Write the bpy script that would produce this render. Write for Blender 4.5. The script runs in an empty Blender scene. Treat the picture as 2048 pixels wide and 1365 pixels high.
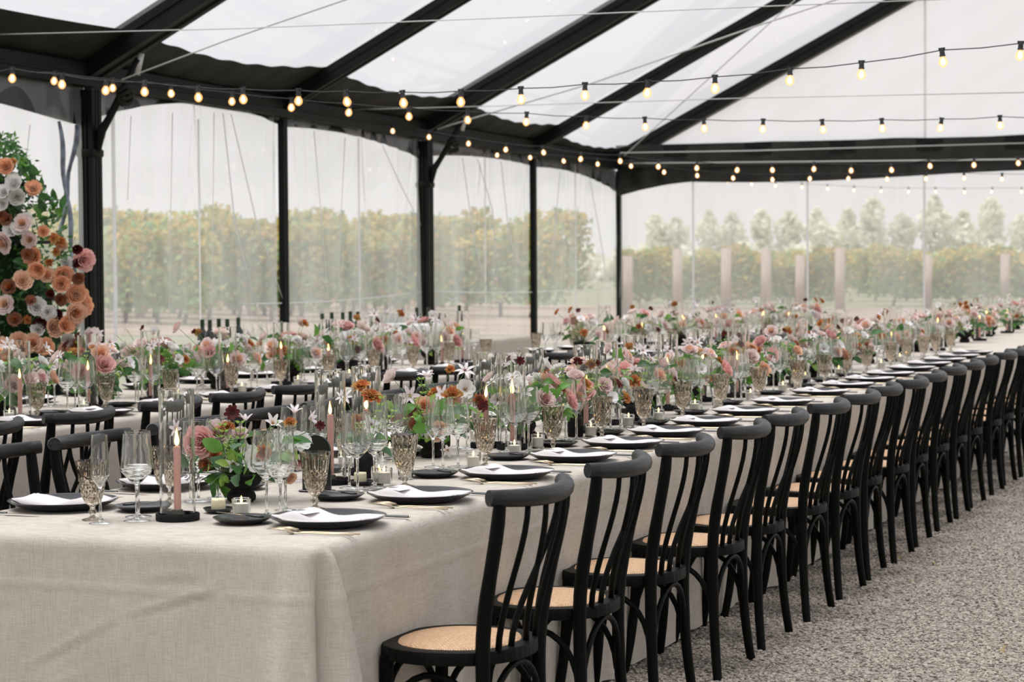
import bpy, math, random
import numpy as np
from mathutils import Vector, Matrix
rnd = random.Random(7)
S = bpy.context.scene
COL = S.collection
PI = math.pi
D = bpy.data

# ---------------------------------------------------------------- camera, sky, sun, exposure
F_PX = 4198.6
CAM_H = 1.464
R_ = Vector((0.92970545, 0.36825121, -0.00623031))
U_ = Vector((-0.0081919, 0.0375878, 0.99925975))
F_ = Vector((-0.36821279, 0.9289662, -0.03796226))
cam_d = D.cameras.new('camera')
cam = D.objects.new('camera', cam_d); COL.objects.link(cam)
m = Matrix((( R_.x, U_.x, -F_.x, 0), (R_.y, U_.y, -F_.y, 0), (R_.z, U_.z, -F_.z, CAM_H), (0, 0, 0, 1)))
cam.matrix_world = m
cam_d.sensor_width = 36; cam_d.lens = 36 * F_PX / 2048
cam_d.clip_start = 0.1; cam_d.clip_end = 2000
cam_d.dof.use_dof = True; cam_d.dof.focus_distance = 6.9; cam_d.dof.aperture_fstop = 6.3
S.camera = cam

W = D.worlds.new('overcast_sky'); S.world = W; W.use_nodes = True
nt = W.node_tree; nt.nodes.clear()
wo = nt.nodes.new('ShaderNodeOutputWorld'); bg = nt.nodes.new('ShaderNodeBackground')
tc = nt.nodes.new('ShaderNodeTexCoord'); sx = nt.nodes.new('ShaderNodeSeparateXYZ')
rp = nt.nodes.new('ShaderNodeValToRGB')
rp.color_ramp.elements[0].position = 0.0; rp.color_ramp.elements[0].color = (0.955, 0.93, 0.935, 1)
rp.color_ramp.elements[1].position = 0.9; rp.color_ramp.elements[1].color = (1.0, 1.01, 1.06, 1)
nt.links.new(tc.outputs['Generated'], sx.inputs[0]); nt.links.new(sx.outputs['Z'], rp.inputs[0])
nt.links.new(rp.outputs[0], bg.inputs[0]); bg.inputs[1].default_value = 1.0
nt.links.new(bg.outputs[0], wo.inputs[0])

sun_d = D.lights.new('overcast_sun', 'SUN'); sun_d.energy = 3.5; sun_d.angle = math.radians(50); sun_d.color = (1.0, 0.985, 0.96)
sun = D.objects.new('overcast_sun', sun_d); COL.objects.link(sun)
sun.rotation_euler = (math.radians(6), math.radians(-12), 0)

S.view_settings.view_transform = 'Standard'; S.view_settings.look = 'None'
S.view_settings.gamma = 1; S.view_settings.use_curve_mapping = False
S.view_settings.exposure = 0.0
cy = S.cycles
cy.max_bounces = 20; cy.transmission_bounces = 20; cy.glossy_bounces = 5; cy.diffuse_bounces = 3
cy.transparent_max_bounces = 40; cy.sample_clamp_indirect = 3; cy.caustics_reflective = False
cy.blur_glossy = 0.5

# ---------------------------------------------------------------- helpers
def px(x, y, d):
    """the point d metres deep along the view that shows at photo pixel (x, y)"""
    return Vector((0, 0, CAM_H)) + (F_ + R_ * ((x - 1024) / F_PX) + U_ * ((682.5 - y) / F_PX)) * d

class MB:
    def __init__(s): s.v = []; s.f = []; s.m = []; s.mi = 0
    def add(s, vs, fs):
        b = len(s.v); s.v.extend([tuple(p) for p in vs]); s.f.extend([tuple(i + b for i in f) for f in fs]); s.m.extend([s.mi] * len(fs)); return s
    def box(s, c, d, rz=0, M=None):
        x, y, z = d[0] / 2, d[1] / 2, d[2] / 2
        P = [(-x, -y, -z), (x, -y, -z), (x, y, -z), (-x, y, -z), (-x, -y, z), (x, -y, z), (x, y, z), (-x, y, z)]
        if M is None: M = Matrix.Rotation(rz, 3, 'Z')
        P = [tuple(M @ Vector(p) + Vector(c)) for p in P]
        return s.add(P, [(3, 2, 1, 0), (4, 5, 6, 7), (0, 1, 5, 4), (1, 2, 6, 5), (2, 3, 7, 6), (3, 0, 4, 7)])
    def bbox(s, c, d, b=0.003, rz=0):
        """box with chamfered upright and horizontal edges"""
        x, y, z = d[0] / 2, d[1] / 2, d[2] / 2
        M = Matrix.Rotation(rz, 3, 'Z'); P = []
        def ring(i, zz): 
            xi, yi = x - i, y - i
            q = min(b, xi, yi)
            return [(-xi + q, -yi, zz), (xi - q, -yi, zz), (xi, -yi + q, zz), (xi, yi - q, zz), (xi - q, yi, zz), (-xi + q, yi, zz), (-xi, yi - q, zz), (-xi, -yi + q, zz)]
        P = ring(b, -z) + ring(0, -z + b) + ring(0, z - b) + ring(b, z)
        fs = [tuple(range(7, -1, -1)), tuple(range(24, 32))]
        for k in range(3):
            for i in range(8): fs.append((k * 8 + i, k * 8 + (i + 1) % 8, k * 8 + 8 + (i + 1) % 8, k * 8 + 8 + i))
        return s.add([tuple(M @ Vector(p) + Vector(c)) for p in P], fs)
    def tube(s, path, r, n=8, flat=1.0, up=(0, 0, 1), cap=True):
        path = [Vector(p) for p in path]; N = len(path)
        rr = r if isinstance(r, (list, tuple)) else [r] * N
        P = []; u = Vector(up)
        for i, p in enumerate(path):
            t = (path[min(i + 1, N - 1)] - path[max(i - 1, 0)]).normalized()
            a = t.cross(u)
            if a.length < 1e-4: a = t.cross(Vector((1, 0, 0)))
            if a.length < 1e-4: a = t.cross(Vector((0, 1, 0)))
            a.normalize(); bb = a.cross(t).normalized(); u = bb
            for k in range(n):
                an = 2 * PI * k / n
                P.append(p + a * (math.cos(an) * rr[i]) + bb * (math.sin(an) * rr[i] * flat))
        fs = []
        for i in range(N - 1):
            for k in range(n): fs.append((i * n + k, i * n + (k + 1) % n, (i + 1) * n + (k + 1) % n, (i + 1) * n + k))
        if cap: fs += [tuple(range(n - 1, -1, -1)), tuple((N - 1) * n + k for k in range(n))]
        return s.add(P, fs)
    def lathe(s, prof, n=20, c=(0, 0, 0), mod=None):
        P = []; fs = []; idx = []
        for j, (r, z) in enumerate(prof):
            if r < 1e-6:
                idx.append([len(P)]); P.append((c[0], c[1], c[2] + z))
            else:
                idx.append(list(range(len(P), len(P) + n)))
                for k in range(n):
                    a = 2 * PI * k / n; q = r * (mod(k, j) if mod else 1)
                    P.append((c[0] + q * math.cos(a), c[1] + q * math.sin(a), c[2] + z))
        for A, B in zip(idx, idx[1:]):
            for k in range(n):
                k2 = (k + 1) % n
                if len(A) == 1 and len(B) == 1: break
                if len(A) == 1: fs.append((A[0], B[k2], B[k]))
                elif len(B) == 1: fs.append((A[k], A[k2], B[0]))
                else: fs.append((A[k], A[k2], B[k2], B[k]))
        return s.add(P, fs)
    def glathe(s, prof, n=20, e=.05, mod=None):
        """lathe with support loops beside every corner, so long walls keep straight normals"""
        P = []
        for (r0, z0), (r1, z1) in zip(prof, prof[1:]):
            P.append((r0, z0)); L = math.hypot(r1 - r0, z1 - z0)
            if L > .012: k = min(.3, .0012 / L * 2); P += [(r0 + (r1 - r0) * k, z0 + (z1 - z0) * k), (r1 - (r1 - r0) * k, z1 - (z1 - z0) * k)]
        P.append(prof[-1]); return s.lathe(P, n, mod=mod)
    def patch(s, fn, nu, nv):
        P = [fn(i / nu, j / nv) for j in range(nv + 1) for i in range(nu + 1)]
        fs = [(j * (nu + 1) + i, j * (nu + 1) + i + 1, (j + 1) * (nu + 1) + i + 1, (j + 1) * (nu + 1) + i) for j in range(nv) for i in range(nu)]
        return s.add(P, fs)
    def mesh(s, name, mats=None, smooth=True, auto=None):
        me = D.meshes.new(name); me.from_pydata(s.v, [], s.f)
        if mats:
            for mm in (mats if isinstance(mats, (list, tuple)) else [mats]): me.materials.append(mm)
        if any(s.m): me.polygons.foreach_set('material_index', s.m)
        if smooth:
            me.polygons.foreach_set('use_smooth', [True] * len(s.f))
            if auto: 
                try: me.set_sharp_from_angle(angle=math.radians(auto))
                except Exception: pass
        me.update(); return me

def ob(name, me, parent=None, loc=(0, 0, 0), rot=(0, 0, 0), sc=1):
    o = D.objects.new(name, me); COL.objects.link(o)
    o.location = loc; o.rotation_euler = rot
    o.scale = (sc, sc, sc) if isinstance(sc, (int, float)) else sc
    if parent: o.parent = parent
    return o
def tag(o, label, cat, group=None, kind=None):
    if label: o['label'] = label
    if cat: o['category'] = cat
    if group: o['group'] = group
    if kind: o['kind'] = kind
    return o
def thing(name, label, cat, loc=(0, 0, 0), rz=0, group=None, rot=None, sc=1):
    o = D.objects.new(name, None); COL.objects.link(o); o.location = loc
    o.rotation_euler = rot if rot else (0, 0, rz); o.scale = (sc,) * 3; o.empty_display_size = .05
    return tag(o, label, cat, group)
def struct(name, me, parent=None, loc=(0, 0, 0)):
    o = ob(name, me, parent, loc)
    if not parent: o['kind'] = 'structure'
    return o
ORD = 'first second third fourth fifth sixth seventh eighth ninth tenth eleventh twelfth thirteenth fourteenth fifteenth sixteenth seventeenth eighteenth nineteenth twentieth'.split()
ORD += ['twenty-' + w for w in ORD[:9]] + ['thirtieth'] + ['thirty-' + w for w in ORD[:9]]
CNT = {}
def nth(key):
    CNT[key] = CNT.get(key, 0) + 1; return ORD[min(CNT[key] - 1, len(ORD) - 1)]

# ---------------------------------------------------------------- materials
def mat(name, base=(.5, .5, .5), rough=.5, metal=0, spec=.5, noise=None, bump=None, coat=0, trans=0, sss=0, two=None, alpha=1):
    """noise=(scale, amount, stretch) tints the base; bump=(scale, strength, stretch)"""
    M = D.materials.new(name); M.use_nodes = True
    n = M.node_tree; b = n.nodes['Principled BSDF']
    b.inputs['Base Color'].default_value = (*base, 1); b.inputs['Roughness'].default_value = rough
    b.inputs['Metallic'].default_value = metal; b.inputs['Specular IOR Level'].default_value = spec
    b.inputs['Coat Weight'].default_value = coat; b.inputs['Coat Roughness'].default_value = .1
    b.inputs['Transmission Weight'].default_value = trans
    if sss: b.inputs['Subsurface Weight'].default_value = sss; b.inputs['Subsurface Radius'].default_value = (.01, .006, .004)
    def coords(st):
        t = n.nodes.new('ShaderNodeTexCoord'); mp = n.nodes.new('ShaderNodeMapping'); mp.inputs['Scale'].default_value = st
        n.links.new(t.outputs['Object'], mp.inputs[0]); return mp.outputs[0]
    if noise:
        t = n.nodes.new('ShaderNodeTexNoise'); t.inputs['Scale'].default_value = noise[0]; t.inputs['Detail'].default_value = 5
        n.links.new(coords(noise[2] if len(noise) > 2 else (1, 1, 1)), t.inputs['Vector'])
        mx = n.nodes.new('ShaderNodeMix'); mx.data_type = 'RGBA'
        c2 = two if two else tuple(max(0, c * (1 - noise[1])) for c in base); c1 = base if two else tuple(min(1, c * (1 + noise[1])) for c in base)
        mx.inputs['A'].default_value = (*c1, 1); mx.inputs['B'].default_value = (*c2, 1)
        rr = n.nodes.new('ShaderNodeMapRange'); rr.inputs[1].default_value = .35; rr.inputs[2].default_value = .65
        n.links.new(t.outputs['Fac'], rr.inputs[0]); n.links.new(rr.outputs[0], mx.inputs['Factor']); n.links.new(mx.outputs['Result'], b.inputs['Base Color'])
    if bump:
        t = n.nodes.new('ShaderNodeTexNoise'); t.inputs['Scale'].default_value = bump[0]; t.inputs['Detail'].default_value = 4
        n.links.new(coords(bump[2] if len(bump) > 2 else (1, 1, 1)), t.inputs['Vector'])
        bp = n.nodes.new('ShaderNodeBump'); bp.inputs['Strength'].default_value = bump[1]; bp.inputs['Distance'].default_value = .01
        n.links.new(t.outputs['Fac'], bp.inputs['Height']); n.links.new(bp.outputs[0], b.inputs['Normal'])
    return M
def emis(name, col, st, own=None):
    M = D.materials.new(name); M.use_nodes = True; n = M.node_tree; n.nodes.clear()
    o = n.nodes.new('ShaderNodeOutputMaterial'); e = n.nodes.new('ShaderNodeEmission'); e.inputs[0].default_value = (*col, 1); e.inputs[1].default_value = st
    n.links.new(e.outputs[0], o.inputs[0])
    if own:   # mix with clear glass
        t = n.nodes.new('ShaderNodeBsdfTransparent'); x = n.nodes.new('ShaderNodeMixShader'); x.inputs[0].default_value = own
        n.links.new(t.outputs[0], x.inputs[1]); n.links.new(e.outputs[0], x.inputs[2]); n.links.new(x.outputs[0], o.inputs[0])
    M.cycles.emission_sampling = 'NONE'; return M
def glassmat(name, col, ior=1.45, rough=0.0):
    M = D.materials.new(name); M.use_nodes = True; n = M.node_tree; n.nodes.clear()
    o = n.nodes.new('ShaderNodeOutputMaterial'); g = n.nodes.new('ShaderNodeBsdfGlass')
    g.inputs['Color'].default_value = (*col, 1); g.inputs['Roughness'].default_value = rough; g.inputs['IOR'].default_value = ior
    n.links.new(g.outputs[0], o.inputs[0]); return M
def leafmat(name, base, tr, gloss=.35, var=.3):
    M = D.materials.new(name); M.use_nodes = True; n = M.node_tree; b = n.nodes['Principled BSDF']; o = n.nodes['Material Output']
    b.inputs['Roughness'].default_value = gloss; b.inputs['Specular IOR Level'].default_value = .35
    oi = n.nodes.new('ShaderNodeObjectInfo'); t = n.nodes.new('ShaderNodeTexNoise'); t.inputs['Scale'].default_value = 25
    ad = n.nodes.new('ShaderNodeMath'); ad.operation = 'ADD'; n.links.new(oi.outputs['Random'], ad.inputs[0]); n.links.new(t.outputs['Fac'], ad.inputs[1])
    mr = n.nodes.new('ShaderNodeMapRange'); mr.inputs[1].default_value = .3; mr.inputs[2].default_value = 1.5; n.links.new(ad.outputs[0], mr.inputs[0])
    mx = n.nodes.new('ShaderNodeMix'); mx.data_type = 'RGBA'
    mx.inputs['A'].default_value = (*[c * (1 - var) for c in base], 1); mx.inputs['B'].default_value = (*[min(1, c * (1 + var)) for c in base], 1)
    n.links.new(mr.outputs[0], mx.inputs['Factor']); n.links.new(mx.outputs['Result'], b.inputs['Base Color'])
    tl = n.nodes.new('ShaderNodeBsdfTranslucent'); tl.inputs[0].default_value = (*tr, 1)
    sh = n.nodes.new('ShaderNodeMixShader'); sh.inputs[0].default_value = .35
    n.links.new(b.outputs[0], sh.inputs[1]); n.links.new(tl.outputs[0], sh.inputs[2]); n.links.new(sh.outputs[0], o.inputs[0]); return M

M_WOOD = mat('black_stained_wood', (.0026, .0034, .0026), .5, spec=.10, noise=(30, .45, (1, 1, .15)), bump=(60, .35, (1, 1, .12)))
M_CREST = mat('black_wood_crest_skylit', (.008, .009, .0098), .40, spec=.42, noise=(25, .5, (.2, 1, 1)), bump=(55, .4, (.15, 1, 1)))  # same chair wood, coloured lighter and bluer to suggest sky light on the crest
M_STEEL = mat('black_tent_frame', (.006, .008, .0058), .55, spec=.2, noise=(8, .2), bump=(40, .05))
M_CHARGER = mat('black_glazed_stoneware', (.007, .0078, .0105), .22, spec=.5, coat=.15, noise=(40, .3))
M_MATTE = mat('matte_black_stone', (.008, .0075, .007), .75, spec=.25, noise=(120, .4), bump=(220, .3))
M_BLACK = mat('satin_black', (.012, .012, .012), .3, coat=.3)
M_GOLD = mat('champagne_gold', (.72, .60, .42), .28, metal=.9)
M_NAPKIN = mat('white_linen_napkin', (.84, .79, .77), .85, bump=(700, .15))
M_PAPER = mat('white_card', (.88, .85, .84), .7)
M_INK = mat('grey_ink', (.25, .24, .24), .8)
M_WAX = mat('white_wax', (.88, .83, .74), .5, sss=.3)
M_PINKWAX = mat('pink_wax', (.78, .42, .34), .5, sss=.2)
M_BUTTER = mat('cream_butter', (.86, .78, .52), .5, sss=.2)
M_FLAME = emis('candle_flame', (1.0, .62, .22), 7.5)
M_CORE = emis('candle_flame_core', (1.0, .84, .55), 9.0)
M_BULB = emis('bulb_glow_glass', (1.0, .50, .17), 1.9, own=.50)
M_FIL = emis('bulb_filament', (1.0, .80, .52), 14)
M_CORDM = mat('black_cord', (.02, .02, .02), .5)
M_WIREM = mat('steel_wire', (.55, .55, .53), .4, metal=.3)
M_GLASS = glassmat('clear_glass', (.985, .99, .985), 1.45)
M_SMOKE = glassmat('smoke_brown_cut_glass', (.875, .845, .80), 1.45, .0)
M_CYL = glassmat('clear_cylinder_glass', (.99, .992, .99), 1.42)
M_BOTTLE = mat('dark_green_bottle_glass', (.008, .014, .009), .12, coat=.5)
M_LABEL = mat('white_paper_label', (.8, .78, .75), .6)
M_FOIL = mat('green_foil_capsule', (.02, .05, .02), .4)
M_REDWOOD = mat('reddish_brown_wood', (.20, .055, .025), .4, noise=(20, .4, (1, 1, .2)))
M_STEM = leafmat('green_stem', (.16, .26, .07), (.2, .35, .1))
M_SPEAKER = mat('grey_weathered_cover', (.07, .075, .09), .7)
L1 = leafmat('leaf_mid_green', (.11, .27, .05), (.22, .5, .08))
L2 = leafmat('leaf_dark_green', (.05, .14, .045), (.1, .26, .06))
L3 = leafmat('leaf_lime_green', (.30, .46, .10), (.42, .65, .14))
L4 = leafmat('leaf_grey_green', (.15, .26, .16), (.15, .3, .15))
def petalmat(n, c, k=1.0): return leafmat(n, c, tuple(min(1, q * k) for q in c), .6, .22)
P_MAUVE = petalmat('petal_dusty_pink', (.82, .50, .46)); P_BLUSH = petalmat('petal_blush', (.93, .74, .70)); P_WHITE = petalmat('petal_ivory', (.95, .92, .86))
P_PEACH = petalmat('petal_peach', (.92, .60, .43)); P_RUST = petalmat('petal_rust_orange', (.58, .19, .07)); P_WINE = petalmat('petal_burgundy', (.10, .012, .012))
P_BROWN = petalmat('petal_brown', (.32, .14, .08)); P_STAR = petalmat('petal_pale_pink', (.94, .80, .80)); P_OCHRE = petalmat('petal_ochre', (.62, .36, .12)); P_CORAL = petalmat('petal_coral', (.91, .48, .29))

def linen():
    M = mat('beige_linen', (.60, .535, .445), .9, spec=.15); n = M.node_tree; b = n.nodes['Principled BSDF']
    t = n.nodes.new('ShaderNodeTexCoord'); fac = None
    def nz(scale, st, det=2):
        mp = n.nodes.new('ShaderNodeMapping'); mp.inputs['Scale'].default_value = st; q = n.nodes.new('ShaderNodeTexNoise'); q.inputs['Scale'].default_value = scale; q.inputs['Detail'].default_value = det
        n.links.new(t.outputs['Object'], mp.inputs[0]); n.links.new(mp.outputs[0], q.inputs['Vector']); return q.outputs['Fac']
    a = nz(420, (1, 1, .05)); c = nz(420, (.06, .06, 1)); d = nz(6, (1, 1, 1), 3)
    def ma(op, x, y):
        q = n.nodes.new('ShaderNodeMath'); q.operation = op
        for i, v in enumerate((x, y)):
            if isinstance(v, (int, float)): q.inputs[i].default_value = v
            else: n.links.new(v, q.inputs[i])
        return q.outputs[0]
    w = ma('ADD', a, c)
    s2 = ma('ADD', ma('MULTIPLY', w, .40), ma('MULTIPLY', d, .20))
    mr = n.nodes.new('ShaderNodeMapRange'); mr.inputs[1].default_value = .32; mr.inputs[2].default_value = .70; n.links.new(s2, mr.inputs[0])
    mx = n.nodes.new('ShaderNodeMix'); mx.data_type = 'RGBA'; mx.inputs['A'].default_value = (.44, .39, .32, 1); mx.inputs['B'].default_value = (.68, .63, .565, 1)
    n.links.new(mr.outputs[0], mx.inputs['Factor']); n.links.new(mx.outputs['Result'], b.inputs['Base Color'])
    bp = n.nodes.new('ShaderNodeBump'); bp.inputs['Strength'].default_value = .25; bp.inputs['Distance'].default_value = .002
    n.links.new(w, bp.inputs['Height']); n.links.new(bp.outputs[0], b.inputs['Normal']); return M
M_LINEN = linen()

def cane():
    M = mat('woven_cane', (.72, .47, .27), .55); n = M.node_tree; b = n.nodes['Principled BSDF']
    t = n.nodes.new('ShaderNodeTexCoord'); mp = n.nodes.new('ShaderNodeMapping'); mp.inputs['Rotation'].default_value = (0, 0, .0)
    n.links.new(t.outputs['Object'], mp.inputs[0])
    br = n.nodes.new('ShaderNodeTexBrick'); br.inputs['Scale'].default_value = 1.0
    br.inputs['Brick Width'].default_value = .014; br.inputs['Row Height'].default_value = .0062; br.inputs['Mortar Size'].default_value = .0011; br.inputs['Mortar Smooth'].default_value = .6
    br.inputs['Color1'].default_value = (.80, .54, .33, 1); br.inputs['Color2'].default_value = (.64, .40, .22, 1); br.inputs['Mortar'].default_value = (.34, .19, .10, 1)
    n.links.new(mp.outputs[0], br.inputs['Vector']); n.links.new(br.outputs['Color'], b.inputs['Base Color'])
    bp = n.nodes.new('ShaderNodeBump'); bp.inputs['Strength'].default_value = .5; bp.inputs['Distance'].default_value = .002; bp.invert = True
    n.links.new(br.outputs['Fac'], bp.inputs['Height']); n.links.new(bp.outputs[0], b.inputs['Normal']); return M
M_CANE = cane()

def vinyl(name, haze, hvar, scale, st, tint=(.94, .94, .945), top=None):
    """clear vinyl: mostly transparent, a milky film of condensation and wear, a thin gloss"""
    M = D.materials.new(name); M.use_nodes = True; n = M.node_tree; n.nodes.clear()
    o = n.nodes.new('ShaderNodeOutputMaterial'); tr = n.nodes.new('ShaderNodeBsdfTransparent'); tr.inputs[0].default_value = (*tint, 1)
    tl = n.nodes.new('ShaderNodeBsdfTranslucent'); tl.inputs[0].default_value = (.93, .93, .94, 1)
    df = n.nodes.new('ShaderNodeBsdfDiffuse'); df.inputs[0].default_value = (.9, .9, .91, 1)
    m0 = n.nodes.new('ShaderNodeMixShader'); m0.inputs[0].default_value = .3; n.links.new(tl.outputs[0], m0.inputs[1]); n.links.new(df.outputs[0], m0.inputs[2])
    t = n.nodes.new('ShaderNodeTexCoord'); mp = n.nodes.new('ShaderNodeMapping'); mp.inputs['Scale'].default_value = st
    n.links.new(t.outputs['Object'], mp.inputs[0]); q = n.nodes.new('ShaderNodeTexNoise'); q.inputs['Scale'].default_value = scale; q.inputs['Detail'].default_value = 6; q.inputs['Roughness'].default_value = .65
    n.links.new(mp.outputs[0], q.inputs['Vector'])
    mr = n.nodes.new('ShaderNodeMapRange'); mr.inputs[1].default_value = .3; mr.inputs[2].default_value = .75; mr.inputs[3].default_value = haze - hvar; mr.inputs[4].default_value = haze + hvar
    n.links.new(q.outputs['Fac'], mr.inputs[0])
    m1 = n.nodes.new('ShaderNodeMixShader'); n.links.new(mr.outputs[0], m1.inputs[0]); n.links.new(tr.outputs[0], m1.inputs[1]); n.links.new(m0.outputs[0], m1.inputs[2])
    g = n.nodes.new('ShaderNodeBsdfGlossy'); g.inputs['Roughness'].default_value = .04
    m2 = n.nodes.new('ShaderNodeMixShader'); lw_ = n.nodes.new('ShaderNodeLayerWeight'); pw = n.nodes.new('ShaderNodeMath'); pw.operation = 'POWER'; pw.inputs[1].default_value = 5
    fr = n.nodes.new('ShaderNodeMath'); fr.operation = 'MULTIPLY_ADD'; fr.inputs[1].default_value = .45; fr.inputs[2].default_value = .03
    n.links.new(lw_.outputs['Facing'], pw.inputs[0]); n.links.new(pw.outputs[0], fr.inputs[0])
    n.links.new(fr.outputs[0], m2.inputs[0]); n.links.new(m1.outputs[0], m2.inputs[1]); n.links.new(g.outputs[0], m2.inputs[2]); n.links.new(m2.outputs[0], o.inputs[0]); return M
V_LEFT = vinyl('clear_vinyl_left', .42, .17, 2.2, (1, 1, .12), (.965, .96, .96))
V_FAR = vinyl('clear_vinyl_far', .40, .10, 2.0, (1, 1, .3), (.975, .97, .97))
V_ROOF = vinyl('clear_vinyl_roof', .13, .05, .8, (1, 1, 1), (.885, .885, .915))
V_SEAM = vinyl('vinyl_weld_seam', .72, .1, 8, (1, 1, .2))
M_DRAPE = mat('black_drape_fabric', (.024, .024, .020), .75, noise=(3, .3), bump=(6, .6, (1, 1, .4)))
M_DRAPE.node_tree.nodes['Principled BSDF'].inputs['Specular IOR Level'].default_value = .25
M_SHEEN = mat('black_glossy_vinyl', (.014, .013, .010), .3, spec=.5, noise=(6, .5, (1, .3, 1)), bump=(9, .8, (1, 1, .5)))

# ================================================================ SETTING
XL, XR, YE = -8.40, 6.4, 24.83
PY = [10.0, 12.97, 15.93, 18.90, 21.86, 24.83]            # left wall posts
RX = -1.0
def zroof(x, y):
    s = x if x <= RX else 2 * RX - x
    return 2.90 + .51 * (s + 8) - .0115 * (y - 18.9)

def gravel_mat(name, a, b_, c):
    M = mat(name, a, .9, spec=.2); n = M.node_tree; b = n.nodes['Principled BSDF']
    t = n.nodes.new('ShaderNodeTexCoord'); v = n.nodes.new('ShaderNodeTexVoronoi'); v.inputs['Scale'].default_value = 75
    v2 = n.nodes.new('ShaderNodeTexVoronoi'); v2.inputs['Scale'].default_value = 38
    n.links.new(t.outputs['Object'], v.inputs['Vector']); n.links.new(t.outputs['Object'], v2.inputs['Vector'])
    sp = n.nodes.new('ShaderNodeSeparateColor'); n.links.new(v.outputs['Color'], sp.inputs[0])
    cr = n.nodes.new('ShaderNodeValToRGB'); e = cr.color_ramp.elements; e[0].color = (*b_, 1); e[1].color = (*c, 1); e[1].position = 1; k = e.new(.45); k.color = (*a, 1)
    n.links.new(sp.outputs[0], cr.inputs[0]); n.links.new(cr.outputs[0], b.inputs['Base Color'])
    ad = n.nodes.new('ShaderNodeMath'); ad.operation = 'ADD'; n.links.new(v.outputs['Distance'], ad.inputs[0]); n.links.new(v2.outputs['Distance'], ad.inputs[1])
    bp = n.nodes.new('ShaderNodeBump'); bp.inputs['Strength'].default_value = 1; bp.inputs['Distance'].default_value = .012; bp.invert = True
    n.links.new(ad.outputs[0], bp.inputs['Height']); n.links.new(bp.outputs[0], b.inputs['Normal']); return M
M_GRAVEL = gravel_mat('grey_beige_gravel', (.33, .29, .245), (.13, .11, .09), (.48, .43, .37))
g = MB()
g.add([(-9.2, 2, 0), (7, 2, 0), (7, 26, 0), (-9.2, 26, 0)], [(0, 1, 2, 3)])
g.add([(-9.2, -9, 0), (7, -9, 0), (7, 2, 0), (-9.2, 2, 0)], [(0, 1, 2, 3)])
struct('floor', g.mesh('floor', M_GRAVEL, False))

# loose stones on the walkway: one countless layer, grown by geometry nodes
def stones():
    def stone(seed, mt):
        r = random.Random(seed); b = MB(); t = (1 + 5 ** .5) / 2
        P = [(-1, t, 0), (1, t, 0), (-1, -t, 0), (1, -t, 0), (0, -1, t), (0, 1, t), (0, -1, -t), (0, 1, -t), (t, 0, -1), (t, 0, 1), (-t, 0, -1), (-t, 0, 1)]
        Fc = [(0, 11, 5), (0, 5, 1), (0, 1, 7), (0, 7, 10), (0, 10, 11), (1, 5, 9), (5, 11, 4), (11, 10, 2), (10, 7, 6), (7, 1, 8), (3, 9, 4), (3, 4, 2), (3, 2, 6), (3, 6, 8), (3, 8, 9), (4, 9, 5), (2, 4, 11), (6, 2, 10), (8, 6, 7), (9, 8, 1)]
        P = [tuple(c * r.uniform(.34, .62) * (.55 if i == 2 else 1) for i, c in enumerate(p)) for p in P]
        b.add(P, Fc); me = b.mesh('stone', mt, False); o = ob('stone_source', me); return o
    mats = [mat('stone_pale', (.45, .40, .34), .9, spec=.2), mat('stone_mid', (.32, .28, .235), .9, spec=.2), mat('stone_dark', (.15, .13, .105), .9, spec=.2)]
    srcs = [stone(i, mats[(0, 0, 1, 1, 2)[i]]) for i in range(5)]
    b = MB(); b.add([(-3.4, 4.6, .001), (.2, 4.6, .001), (.2, 15.5, .001), (-3.4, 15.5, .001)], [(0, 1, 2, 3)])
    o = ob('gravel', b.mesh('gravel', mats[0], False)); tag(o, 'grey beige loose gravel covering the walkway beside the chairs', 'gravel', kind='stuff')
    ng = D.node_groups.new('scatter_stones', 'GeometryNodeTree'); ng.interface.new_socket('Geometry', in_out='INPUT', socket_type='NodeSocketGeometry'); ng.interface.new_socket('Geometry', in_out='OUTPUT', socket_type='NodeSocketGeometry')
    N = ng.nodes.new; Lk = ng.links.new; gi = N('NodeGroupInput'); go = N('NodeGroupOutput')
    dp = N('GeometryNodeDistributePointsOnFaces'); dp.inputs['Density'].default_value = 2600
    Lk(gi.outputs[0], dp.inputs['Mesh']); jn = N('GeometryNodeJoinGeometry')
    for i, s_ in enumerate(srcs):
        oi = N('GeometryNodeObjectInfo'); oi.inputs['Object'].default_value = s_; oi.inputs['As Instance'].default_value = True
        d2 = N('GeometryNodeDistributePointsOnFaces'); d2.inputs['Density'].default_value = (900, 800, 700, 500, 500)[i]; d2.inputs['Seed'].default_value = i + 3
        Lk(gi.outputs[0], d2.inputs['Mesh'])
        ip = N('GeometryNodeInstanceOnPoints'); Lk(d2.outputs['Points'], ip.inputs['Points']); Lk(oi.outputs['Geometry'], ip.inputs['Instance'])
        rv = N('FunctionNodeRandomValue'); rv.data_type = 'FLOAT_VECTOR'; rv.inputs[0].default_value = (-.5, -.5, 0); rv.inputs[1].default_value = (.5, .5, 6.28)
        Lk(rv.outputs[0], ip.inputs['Rotation'])
        rs = N('FunctionNodeRandomValue'); rs.data_type = 'FLOAT'; rs.inputs[2].default_value = .0045; rs.inputs[3].default_value = .0105; Lk(rs.outputs[1], ip.inputs['Scale'])
        Lk(ip.outputs[0], jn.inputs[0])
    ng.nodes.remove(dp); Lk(jn.outputs[0], go.inputs[0])
    md = o.modifiers.new('stones', 'NODES'); md.node_group = ng
    for s_ in srcs:
        COL.objects.unlink(s_)
stones()
# a few dry leaves and twigs lying on the gravel
M_DRY = leafmat('dry_leaf', (.42, .33, .18), (.3, .2, .08), .7)

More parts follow.
